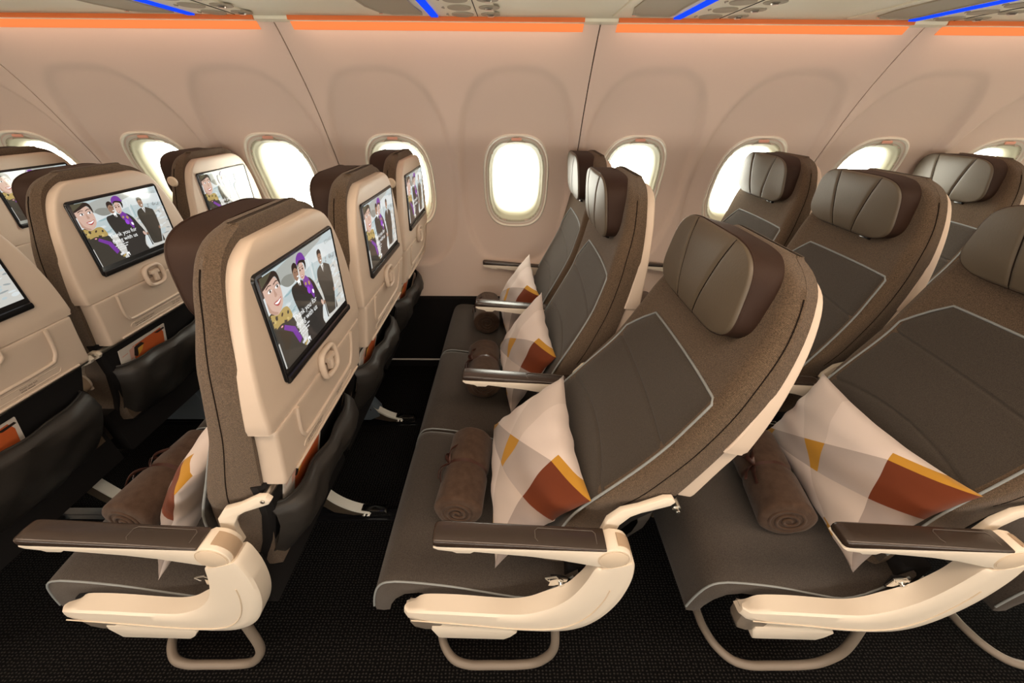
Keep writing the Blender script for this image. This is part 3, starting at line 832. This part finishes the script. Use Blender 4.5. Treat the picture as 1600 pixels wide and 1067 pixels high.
def build_shroud():
    """the curved cream side cover under the aisle armrest"""
    mb = MB(); yo, yi = -.300, -.258
    bot = [(-.246, .344), (-.20, .334), (-.15, .324), (-.10, .314), (-.05, .304), (0, .296), (.05, .290), (.10, .287), (.14, .291), (.175, .308), (.203, .338), (.225, .378), (.242, .425), (.252, .475), (.256, .53), (.252, .576), (.246, .590)]
    ridge = [(-.243, .368), (-.20, .3825), (-.15, .3820), (-.10, .3770), (-.05, .3715), (0, .3675), (.03, .3675), (.06, .3765), (.09, .394), (.115, .418), (.135, .447), (.150, .480), (.161, .513), (.168, .54), (.173, .560), (.179, .568), (.186, .569)]
    top = [(-.222, .360), (-.20, .379), (-.15, .380), (-.10, .375), (-.05, .367), (0, .361), (.03, .364), (.055, .374), (.08, .392), (.108, .412), (.1345, .436), (.152, .468), (.166, .500), (.172, .53), (.176, .555), (.182, .567), (.188, .569)]
    def sp3(L): return [(p.x, p.z) for p in spline([(x, 0, z) for x, z in L], 3)]
    B, Rg, T = sp3(bot), sp3(ridge), sp3(top); rings = []
    for i, (b, r, t) in enumerate(zip(B, Rg, T)):
        def mix(p, q, k): return (lerp(p[0], q[0], k), lerp(p[1], q[1], k))
        e = min(1, i / 5); yo2 = lerp(yo + .018, yo, math.sqrt(1 - (1 - e) ** 2))
        ring = [(*b, yo2 + .006), (*mix(b, r, .05), yo2 + .001), (*mix(b, r, .2), yo2 - .0008), (*mix(b, r, .6), yo2 - .001), (*mix(b, r, .93), yo2), (*r, yo2 + .0045), (*mix(r, t, .15), yo2 + .011), (*mix(r, t, .9), yi - .006), (*t, yi), (*mix(b, t, .5), yi + .002), (*b, yi + .002)]
        rings.append([(x, y, z) for x, z, y in ring])
    mb.loft(rings)
    return mb.mesh('side_cover', M['cream'], 40)
def build_shroud_trim():
    mb = MB(); yo = -.3015
    B = [(-.225, .352), (-.10, .331), (0, .312), (.08, .307), (.13, .318), (.165, .350), (.19, .395), (.207, .45), (.213, .49)]
    mb.tube([(p.x, p.y, p.z) for p in spline([(x, yo, z) for x, z in B], 5)], .0013, 6)
    return mb.mesh('cover_seam', M['cream2'], 60)
def build_bracket():
    mb = MB(); mb.prism([(-.187, .283), (-.190, .268), (-.176, .224), (-.168, .222), (-.012, .213), (.004, .226), (.020, .250), (.012, .262), (-.06, .282)], -.288, -.236, .004)
    return mb.mesh('cover_box', M['cream'], 40)
def build_lug(q):
    mb = MB()
    if q == 0: mb.prism([(-.238, .350), (-.238, .300), (-.230, .276), (-.205, .262), (-.178, .262), (-.165, .275), (-.155, .31)], -.285, -.25, .004)
    else: mb.prism([(.0, .30), (.01, .268), (.05, .258), (.09, .268), (.11, .29)], -.285, -.25, .004)
    return mb.mesh('cover_lug', M['bar'], 40)
def build_baggage_bar(y_far):
    yn = -.277; x0 = -.205
    P = [(x0, y_far, .030), (x0, .0, .030), (x0, yn + .13, .030), (x0 + .002, yn + .09, .030), (x0 + .018, yn + .045, .028), (x0 + .050, yn + .012, .026), (x0 + .095, yn, .024), (-.05, yn, .022), (.02, yn, .024), (.075, yn, .040), (.110, yn + .002, .085), (.122, yn + .006, .13), (.120, yn + .012, .20), (.112, yn + .02, .29)]
    mb = MB(); path = [P[0]] + [tuple(p) for p in spline(P[1:], 6)]
    mb.tube(path, .0115, 12); return mb.mesh('baggage_bar', M['bar'], 60)
def build_bar_straight():
    mb = MB(); mb.cyl((-.205, 0, .030), 'y', .0115, .499, 12); return mb.mesh('baggage_bar', M['bar'], 60)
def build_tray_arm(sg):
    mb = MB()
    out = [(.190, .565), (.190, .605), (.198, .645), (.222, .676), (.255, .688), (.300, .714), (.317, .714), (.324, .703), (.316, .692), (.285, .678), (.262, .668), (.244, .656), (.226, .628), (.221, .60), (.221, .565)]
    if sg > 0: out = [(.199, .650)] + [v for v in out if v[1] > .65]
    y0, y1 = (-.243, -.230) if sg < 0 else (.230, .243)
    mb.prism(out, y0, y1, .003)
    return mb.mesh('tray_arm', M['cream'], 40)
def build_tray_pin():
    mb = MB()
    mb.cyl((.309, 0, .7035), 'y', .0085, .476, 16, .002); mb.cyl((.309, 0, .7035), 'y', .0045, .492, 12, .001)
    return mb.mesh('hinge_pin', M['steel'], 40)
def build_leg():
    """curved rear leg, strut and track foot; y = 0 is its middle"""
    mb = MB()
    top = [tuple(p) for p in spline([(.02, 0, .30), (.055, 0, .245), (.088, 0, .185), (.13, 0, .115), (.17, 0, .075), (.215, 0, .050), (.255, 0, .040)], 5)]
    rings = []
    for i, (x, y, z) in enumerate(top):
        a = top[min(i + 1, len(top) - 1)]; b = top[max(i - 1, 0)]; t = Vector((a[0] - b[0], 0, a[2] - b[2])).normalized(); n = Vector((t.z, 0, -t.x))
        if n.z > 0: n = -n
        rings.append([Vector((x, -.017, z)), Vector((x, .017, z)), Vector((x, .017, z)) + n * .009, Vector((x, -.017, z)) + n * .009])
    mb.loft(rings); return mb.mesh('leg', M['leg'], 40)
def build_leg_web():
    mb = MB()
    top = [(.02, .29), (.055, .237), (.088, .176), (.13, .107), (.17, .068), (.215, .043), (.245, .034), (.235, .020), (.19, .018), (.12, .035), (.06, .10), (.0, .20), (-.03, .29)]
    mb.prism(top, -.013, .013, .003)
    return mb.mesh('leg_web', M['legdark'], 40)
def build_front_leg():
    mb = MB(); mb.prism([(-.16, .29), (-.13, .29), (-.165, .03), (-.19, .010), (-.24, .010), (-.235, .03), (-.20, .05)], -.013, .013, .003)
    return mb.mesh('front_leg', M['legdark'], 40)
def build_foot():
    mb = MB(); mb.prism([(.225, .050), (.24, .052), (.27, .044), (.312, .046), (.318, .036), (.312, .014), (.235, .012), (.225, .03)], -.014, .014, .002)
    return mb.mesh('track_foot', M['chrome'], 40)
def build_bolt():
    mb = MB(); mb.cyl((0, 0, 0), 'y', .007, .046, 12, .001); return mb.mesh('foot_bolt', M['chrome'], 40)
def build_fairing():
    mb = MB(); mb.prism([(-.10, .262), (.055, .262), (.075, .24), (.11, .16), (.15, .09), (.15, .055), (.10, .03), (-.19, .03), (-.19, .06)], -.018, .043, .008)
    return mb.mesh('leg_fairing', M['fairing'], 40)
def build_rivets():
    mb = MB()
    mb.cyl((0, -.020, 0), 'y', .005, .006, 10, .001)
    return mb.mesh('rivet', M['chrome'])
def build_belt():
    mb = MB(); P = [tuple(p) for p in spline([(.165, -.2495, .375), (.145, -.2495, .405), (.12, -.2495, .425), (.095, -.2475, .425)], 4)]
    rings = []
    for x, y, z in P: rings.append([(x, y - .003, z - .022), (x, y + .001, z - .022), (x, y + .003, z + .018), (x, y - .001, z + .018)])
    mb.loft(rings); return mb.mesh('seat_belt', M['matte_black'], 60)
def build_buckle():
    mb = MB(); c = Vector((.112, -.2535, .430))
    for (x0, x1, y0, y1, z0, z1) in ((-.022, .022, -.003, .003, -.016, .016),):
        vs = []
        mb.prism([(c.x + x0, c.z + z0), (c.x + x1 - .005, c.z + z0 - .004), (c.x + x1, c.z + z1 - .006), (c.x + x0 + .006, c.z + z1)], c.y + y0, c.y + y1, .002)
    mb.tube([(c.x - .02, c.y - .006, c.z + .012), (c.x - .03, c.y - .006, c.z + .024), (c.x - .006, c.y - .006, c.z + .030), (c.x + .01, c.y - .006, c.z + .014)], .0022, 6)
    mb.cyl((c.x + .008, c.y - .006, c.z - .004), 'y', .007, .006, 12, .001)
    return mb.mesh('buckle', M['chrome'], 40)
def build_button():
    mb = MB(); mb.cyl((.352, -HW - .004, 1.115), 'y', .017, .010, 24, .003); return mb.mesh('coat_hook', M['cream2'], 40)

def build_guide():
    mb = MB(); mb.prism([(.284, 1.036), (.282, 1.024), (.292, 1.020), (.312, 1.024), (.312, 1.036)], -.072, -.040, .002); return mb.mesh('headrest_guide', M['black'], 40)
ME = {}
def get(n, fn, *a):
    if n not in ME: ME[n] = fn(*a)
    return ME[n]
PITCH = .7874; Y0 = .707; DY = .500
PIV = Vector((.20, 0, .58))
def seat(row, colm, label, recline=0.0, armlabel=True, far_arm=False, aisle=False, bar_far=None, cover='side'):
    o = thing('airplane_seat', label, 'seat', ((row - 2) * PITCH, Y0 + DY * colm, 0), 'economy seats in rows of three')
    P = lambda n, fn, par=o, *a: link(n, get(n, fn, *a), par)
    P('seat_cushion', build_cushion); 
    for sg in (-1, 1): link('piping', get('cushion_piping%d' % sg, build_cu_piping, sg), o.children[0])
    pan = P('seat_pan', build_pan); 
    for bx in (-.10, .10): P('cross_beam', build_beams).location = (bx, 0, .285)
    back = []
    b = P('backrest', build_backrest); back.append(b)
    i = P('backrest_insert', build_insert); link('piping', get('piping', build_piping), i); back.append(i)
    h = P('headrest', build_headrest); link('edge_piping', get('headrest_piping', build_hr_piping), h); link('headrest_guide', get('headrest_guide', build_guide), h); [link('face_seam', get('face_seam%d' % sg, build_hr_seam, sg), h) for sg in (-1, 1)]; [link('side_seam', get('side_seam%d' % sg, build_side_seam, sg), b) for sg in (-1, 1)]; back.append(h)
    if colm == 2: back.append(P('coat_hook', build_button))
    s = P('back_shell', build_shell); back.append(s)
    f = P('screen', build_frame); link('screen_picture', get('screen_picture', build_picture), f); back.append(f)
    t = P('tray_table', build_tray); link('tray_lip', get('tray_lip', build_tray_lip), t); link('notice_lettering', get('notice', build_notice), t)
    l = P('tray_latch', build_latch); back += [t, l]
    k = P('literature_pocket', build_pocket); back += [k, P('back_cover', build_backcover)]
    for sg in (-1, 1): link('tray_arm', get('tray_arm%d' % sg, build_tray_arm, sg), o)
    back.append(link('hinge_pin', get('hinge_pin', build_tray_pin), o))
    if recline:
        R = Matrix.Rotation(math.radians(recline), 4, 'Y'); T = Matrix.Translation(PIV) @ R @ Matrix.Translation(-PIV)
        for q in back: q.matrix_basis = T
    def arm(y, scale=1.0):
        a = link('armrest', get('armrest', build_arm_body), o); a.location.y = y; a.scale.y = scale
        link('armrest_pad', get('armrest_pad', build_arm_pad), a)
        link('pad_seam', get('pad_seam', build_recline), a)
        [link('pivot_cap', get('pivot_cap%d' % sg, build_pivot_cap, sg), a) for sg in (-1, 1)]; link('hinge_band', get('hinge_band', build_hinge_band), a)
    arm(AY if aisle else AY + .0130)
    if far_arm: arm(.218, .75)
    if aisle:
        c = P('side_cover', build_shroud); link('cover_seam', get('cover_seam', build_shroud_trim), c); link('cover_box', get('cover_box', build_bracket), c); [link('cover_lug', get('cover_lug%d' % q, build_lug, q), c) for q in (0, 1)]
        link('baggage_bar', get('baggage_bar', build_baggage_bar, .249), o)
    else:
        link('baggage_bar', get('baggage_bar_straight', build_bar_straight), o)
    if colm < 2:
        lg = link('leg', get('leg', build_leg), o); lg.location.y = .196 if colm == 0 else .204
        link('leg_web', get('leg_web', build_leg_web), lg); link('front_leg', get('front_leg', build_front_leg), lg)
        ft = link('track_foot', get('foot', build_foot), lg)
        for bx in (.232, .25): link('foot_bolt', get('foot_bolt', build_bolt), lg).location = (bx, 0, .024)
        if colm == 1:
            fa = link('leg_fairing', get('leg_fairing', build_fairing), lg); [setattr(link('rivet', get('rivet', build_rivets), lg), 'location', q) for q in ((.05, 0, .24), (.115, 0, .105))]
    be = P('seat_belt', build_belt); link('buckle', get('buckle', build_buckle), be)
    return o
SEATS = [
 (-1, 2, 'seat back with screen cut by the left edge of the picture, under the leftmost window', {}),
 (0, 0, 'nearest seat back cut by the left edge, only the corner of its screen showing', dict(aisle=True)),
 (0, 1, 'seat back at left with whole tilted screen and oval latch below it', {}),
 (0, 2, 'window seat at left with round knob on its side, screen reflecting the window', dict(far_arm=True)),
 (1, 0, 'large aisle seat at left seen from behind, with the biggest screen and an aisle armrest', dict(aisle=True)),
 (1, 1, 'middle seat seen from behind just right of the biggest screen, its narrow screen turned away', {}),
 (1, 2, 'window seat seen from behind, its narrow screen in front of the window left of centre', dict(far_arm=True)),
 (2, 0, 'reclined aisle seat in the centre front, with cushion, pillow and brown headrest, leaning back', dict(aisle=True, recline=13)),
 (2, 1, 'middle seat in the centre row, headrest seen edge-on right of the unobstructed window', {}),
 (2, 2, 'window seat in the centre row, farthest and smallest headrest seen edge-on', dict(far_arm=True)),
 (3, 0, 'aisle seat at the right edge, headrest cut off, pillow and blanket on it', dict(aisle=True, recline=3)),
 (3, 1, 'middle seat right of centre with whole brown headrest, behind the reclined seat', {}),
 (3, 2, 'window seat right of centre with round knob on its side, headrest covering a window', dict(far_arm=True)),
 (4, 0, 'seat beyond the right edge, only its low curved baggage bar showing at bottom right', dict(aisle=True)),
 (4, 2, 'window seat at the upper right, headrest under the rightmost window', dict(far_arm=True)),
]
for r, c, lb, kw in SEATS: seat(r, c, lb, **kw)
# seat tracks in the floor
for i, y in enumerate((.903, 1.411)):
    mb = MB(); mb.box(X0, X1, y - .024, y + .024, 0, .006); mb.box(X0, X1, y - .006, y + .006, .006, .0075)
    struct(mb.obj('trim_%d' % (i + 3), M['black']))

# ------------------------------------------------------------------ pillows
def pillow_pattern():
    bm = bmesh.new(); n = 30; g = [[bm.verts.new((i / n, j / n, 0)) for j in range(n + 1)] for i in range(n + 1)]
    for i in range(n):
        for j in range(n): bm.faces.new((g[i][j], g[i + 1][j], g[i + 1][j + 1], g[i][j + 1]))
    L1 = lambda u: .09 + 1.06 * u if u < .70 else .832 + .53 * (u - .70)
    lines = [((0, .09), (1, 1.06)), ((.70, .832), (1, .53)), ((.70, .917), (1, .53)), ((0, -.02), (1, .66)), ((0, .78), (1, -.93)), ((0, 1.55), (1, -2.18)), ((0, 2.88), (1, -2.9)), ((.08, 0), (.03, 1)), ((.73, 0), (1, -.35)), ((.83, 0), (0, 1)), ((0, .09), (1, 0))]
    for (px, py), (dx, dy) in lines:
        nrm = Vector((-dy, dx, 0)).normalized()
        bmesh.ops.bisect_plane(bm, geom=bm.verts[:] + bm.edges[:] + bm.faces[:], plane_co=(px, py, 0), plane_no=nrm, dist=1e-5)
    bm.verts.index_update(); vs = [(v.co.x, v.co.y) for v in bm.verts]; fs = []; ms = []
    for f in bm.faces:
        c = f.calc_center_median(); u, v = c.x, c.y
        l1 = L1(u); l2 = .66 * u - .02; l3 = .78 - .93 * u; l4 = 1.55 - 2.18 * u; l5 = 2.88 - 2.9 * u
        if v > l1:
            if v > l5 and u > .69: m = 5 if v < l1 + .085 else 0
            elif v < l3: m = 0
            elif v < l4: m = 1
            else: m = 0
        elif v > l2:
            if u < .08 + .03 * v and v < l3: m = 5
            elif v < l3: m = 2
            elif v < l4: m = 5
            elif v < l5: m = 2
            else: m = 6
        else:
            if .73 < u < .83 and v < .09 and v > l3 - .03: m = 5
            elif v < l3: m = 0
            elif v < l5: m = 3
            else: m = 4
        fs.append([w.index for w in f.verts]); ms.append(m)
    bm.free(); return vs, fs, ms
PP = pillow_pattern()
def pillow(D, C, B, A, T, label, seed=0, sag=.0):
    """corners: far bottom, near bottom, near top, far top"""
    D, C, B, A = map(Vector, (D, C, B, A)); rnd = random.Random(seed); ph = [rnd.uniform(0, 6.3) for _ in range(8)]
    cen = (A + B + C + D) / 4; nrm = (C - D).cross(A - D).normalized()
    vs, fs, ms = PP; N = len(vs)
    def pos(u, v, side):
        a, b = 2 * u - 1, 2 * v - 1
        a2 = a * (1 - .085 * (1 - b * b) * abs(a) ** 3); b2 = b * (1 - .085 * (1 - a * a) * abs(b) ** 3)
        uu, vv = (a2 + 1) / 2, (b2 + 1) / 2
        p = D * (1 - uu) * (1 - vv) + C * uu * (1 - vv) + B * uu * vv + A * (1 - uu) * vv
        e = max(0, (1 - a * a) * (1 - b * b)); t = T * e ** .48
        rim = (1 - e) ** 3
        wr = .0035 * math.sin(16 * a + ph[0] + 3 * b) * abs(b) ** 5 * (1 - a * a) + .0035 * math.sin(15 * b + ph[1] + 2 * a) * abs(a) ** 5 * (1 - b * b)
        wr += .0035 * math.sin(7 * a - 6 * b + ph[2]) * math.sin(5 * b + 4 * a + ph[3]) * (1 - abs(a * b))
        k = 1 if side > 0 else -.5
        p = p + nrm * (t * k + wr * (.4 + .6 * min(1, t / .02)))
        p = p - nrm * (sag * (a * a * b * b)) + Vector((0, 0, -.010 * (1 - a * a) * max(0, b) ** 4))
        return p
    mb = MB(); mb.v = [tuple(pos(u, v, 1) - cen) for u, v in vs]; idx = {}
    for i, (u, v) in enumerate(vs):
        if min(u, v, 1 - u, 1 - v) < 1e-5: idx[i] = i
        else: idx[i] = len(mb.v); mb.v.append(tuple(pos(u, v, -1) - cen))
    for f, m in zip(fs, ms):
        mb.f.append(f); mb.m.append(m); mb.f.append([idx[i] for i in reversed(f)]); mb.m.append(0 if m in (0, 1, 2) else 1)
    o = mb.obj('pillow', PIL, None, 180); o.location = cen
    return tag(o, label, 'pillow', 'patterned pillows on the seats')
R = lambda r, x: x + (r - 2) * PITCH
def rowp(r, D, C, B, A): return [(R(r, p[0]), p[1], p[2]) for p in (D, C, B, A)]
pillow(*rowp(2, (-.052, .925, .46), (-.034, .484, .425), (.166, .486, .678), (.150, .860, .715)), .060, 'white, ochre and rust patterned pillow leaning on the reclined seat in the centre front', 1)
pillow(*rowp(3, (.040, .893, .470), (.018, .472, .434), (.158, .482, .702), (.114, .885, .709)), .060, 'white, ochre and rust patterned pillow at right, largest in view, behind the right armrest', 2)
pillow(*rowp(2, (-.045, 1.40, .465), (.004, 1.000, .435), (.150, 1.030, .660), (.122, 1.375, .735)), .055, 'patterned pillow standing on the middle seat of the centre row', 3)
pillow(*rowp(2, (-.060, 1.86, .475), (-.010, 1.500, .435), (.128, 1.545, .640), (.090, 1.795, .745)), .052, 'patterned pillow on the window seat, farthest from the camera, below the unobstructed window', 4)
pillow(*rowp(1, (-.062, .925, .465), (-.020, .455, .425), (.090, .505, .665), (.092, .880, .700)), .060, 'patterned pillow half hidden behind the big front seat back at left', 5)
pillow(*rowp(3, (-.020, 1.40, .465), (-.005, 1.000, .44), (.142, 1.025, .665), (.122, 1.385, .71)), .055, 'patterned pillow mostly hidden behind the reclined seat, only a rust corner showing', 6)

# ------------------------------------------------------------------ rolled blankets
def blanket(x, y, rz, label, r=.060, ln=.245, z=None, seed=0, flip=1, bow=1):
    rnd = random.Random(seed)
    o = thing('rolled_blanket', label, 'blanket', (x, y, z or .485), 'rolled brown blankets on the seats', rz)
    mb = MB(); rings = []; n = 44
    def rad(a, t):
        w = 1 + .02 * math.sin(3 * a + 2 * t + seed) + .012 * math.sin(7 * a - 5 * t)
        step = .055 * ((a / (2 * PI) + .18) % 1.0)            # the free edge of the cloth
        pinch = .10 * math.exp(-((t - .5) / .035) ** 2)
        return r * (w - .03 + step - pinch)
    for t, s in [(0, .55), (.002, .80), (.012, .94), (.03, 1)] + [(lerp(.06, .94, i / 26), 1) for i in range(27)] + [(.97, 1), (.988, .94), (.998, .80), (1, .55)]:
        rings.append([(rad(2 * PI * k / n, t) * s * math.cos(2 * PI * k / n) * 1.03, (t - .5) * ln, rad(2 * PI * k / n, t) * s * math.sin(2 * PI * k / n) * .96) for k in range(n)])
    mb.loft(rings); mb.obj('roll', M['blanket'], o, 80)
    for sg in (-1, 1):
        sp_ = MB(); path = []; rr = []
        for i in range(110):
            q = i / 109; a = q * 2 * PI * 3.6; ra = r * (.06 + .86 * q)
            path.append((ra * math.cos(a), sg * (ln / 2 + .002 - .010 * q ** 3), ra * math.sin(a) * .95)); rr.append(.0042)
        sp_.tube(path, rr, 6); sp_.obj('folded_edge', M['blanket'], o, 80)
    rb = MB(); rings = []
    for k in range(n + 1):
        a = 2 * PI * k / n; q = rad(a, .5) + .0022
        rings.append([(q * math.cos(a) * 1.03, -.006, q * math.sin(a) * .96), (q * math.cos(a) * 1.03, .006, q * math.sin(a) * .96)])
    rb.loft(rings, False, False, closed=False); band = rb.obj('ribbon', M['ribbon'], o, 80)
    a0 = math.radians(140); bx, bz = r * math.cos(a0) * .93, r * math.sin(a0) * .90
    for i, (dx, dy, dz, w) in enumerate(((-.012, -.060, -.004, .007), (-.026, -.035, -.022, .006), (.012, .055, .012, .007), (-.012, .040, -.010, .006))):
        tb = MB(); rings = []
        for k in range(12):
            t = k / 11; hump = .016 * math.sin(PI * t)
            p = Vector((bx + dx * t - hump * .6, dy * t, bz + dz * t + hump * .7)); s = Vector((.4, .25 * (1 if dy > 0 else -1), .8)) * (w * (.45 + .55 * math.sin(PI * min(1, t * 1.3 + .1)) + .3 * t))
            rings.append([p - s, p + s])
        out = [[tuple(a), tuple(b), (b[0] - .001, b[1], b[2] + .001), (a[0] - .001, a[1], a[2] + .001)] for a, b in rings]
        tb.loft(out); tb.obj('ribbon_tail', M['ribbon'], o, 80)
    return o
blanket(R(2, -.122), .712, math.radians(-4), 'brown rolled blanket tied with ribbon beside the pillow on the reclined seat', .060, .25, .484, 1)
blanket(R(3, -.072), .700, math.radians(-10), 'brown rolled blanket with spiral end at right, beside the largest pillow', .064, .27, .488, 2)
blanket(R(2, -.102), 1.215, math.radians(3), 'brown rolled blanket on the middle seat of the centre row, between two armrests', .062, .235, .486, 3)
blanket(R(2, -.115), 1.690, math.radians(2), 'brown rolled blanket with dark end on the window seat, farthest from the camera', .060, .24, .484, 4)
blanket(R(1, -.138), .690, math.radians(-6), 'brown rolled blanket at left, behind the leftmost armrest', .062, .26, .486, 5)
blanket(R(3, -.100), 1.700, math.radians(2), 'brown rolled blanket with ribbon bow glimpsed between two seat backs right of centre', .062, .25, .486, 6)

# ------------------------------------------------------------------ magazines in the seat pockets
MAGM = [mat('magazine_paper', (.72, .66, .60), .5, .4), mat('magazine_orange', (.62, .13, .035), .45, .4), mat('magazine_black', (.03, .018, .015), .45, .4), mat('magazine_yellow', (.72, .38, .06), .45, .4), mat('magazine_pink', (.70, .40, .32), .45, .4)]
def build_mag():
    mb = MB(); w_, h_, t_ = .19, .17, .003
    mb.box(-t_, 0, -w_ / 2, w_ / 2, -h_, 0, 0)
    def pl(P, m, d=.0004): mb.add([(d, y, z) for y, z in P], [tuple(range(len(P)))], m)
    pl([(-.045, -.012), (.075, -.006), (.085, -.03), (.08, -.165), (-.045, -.165)], 1)
    pl([(-.06, -.018), (-.035, -.012), (-.03, -.05), (-.06, -.06)], 4, .0006)
    pl([(-.04, -.018), (-.012, -.014), (.0, -.026), (-.02, -.040), (-.035, -.06), (-.046, -.05)], 2, .0008)
    pl([(-.028, -.03), (-.004, -.028), (-.012, -.045), (-.03, -.06)], 3, .001)
    pl([(.045, -.012), (.088, -.010), (.092, -.018), (.06, -.020)], 2, .001)
    for i, (a, b) in enumerate(((-.088, -.066),)):
        pl([(a, -.026), (b, -.024), (b, -.028), (a, -.030)], 4, .0006)
    return mb.mesh('magazine', MAGM, 40)
for r, c, dy, dz, lb in ((0, 0, -.07, 0, 'magazine with orange cover in the seat pocket at the left edge of the picture'),
                     (0, 1, -.075, 0, 'magazine with orange cover in the pocket under the oval-latched tray at left'),
                     (1, 0, -.070, .0, 'magazine with orange cover in the pocket under the biggest screen'),
                     (1, 1, -.075, .0, 'magazine with orange cover in the pocket of the middle seat, left of centre'),
                     (1, 2, -.075, .0, 'magazine in the pocket of the window seat left of centre, farthest magazine')):
    o = link('magazine', get('magazine', build_mag)); o.location = ((r - 2) * PITCH + .3000, Y0 + DY * c + dy, .668 + dz); o.rotation_euler = (0, math.radians(17), 0)
    tag(o, lb, 'magazine', 'magazines in the seat pockets')
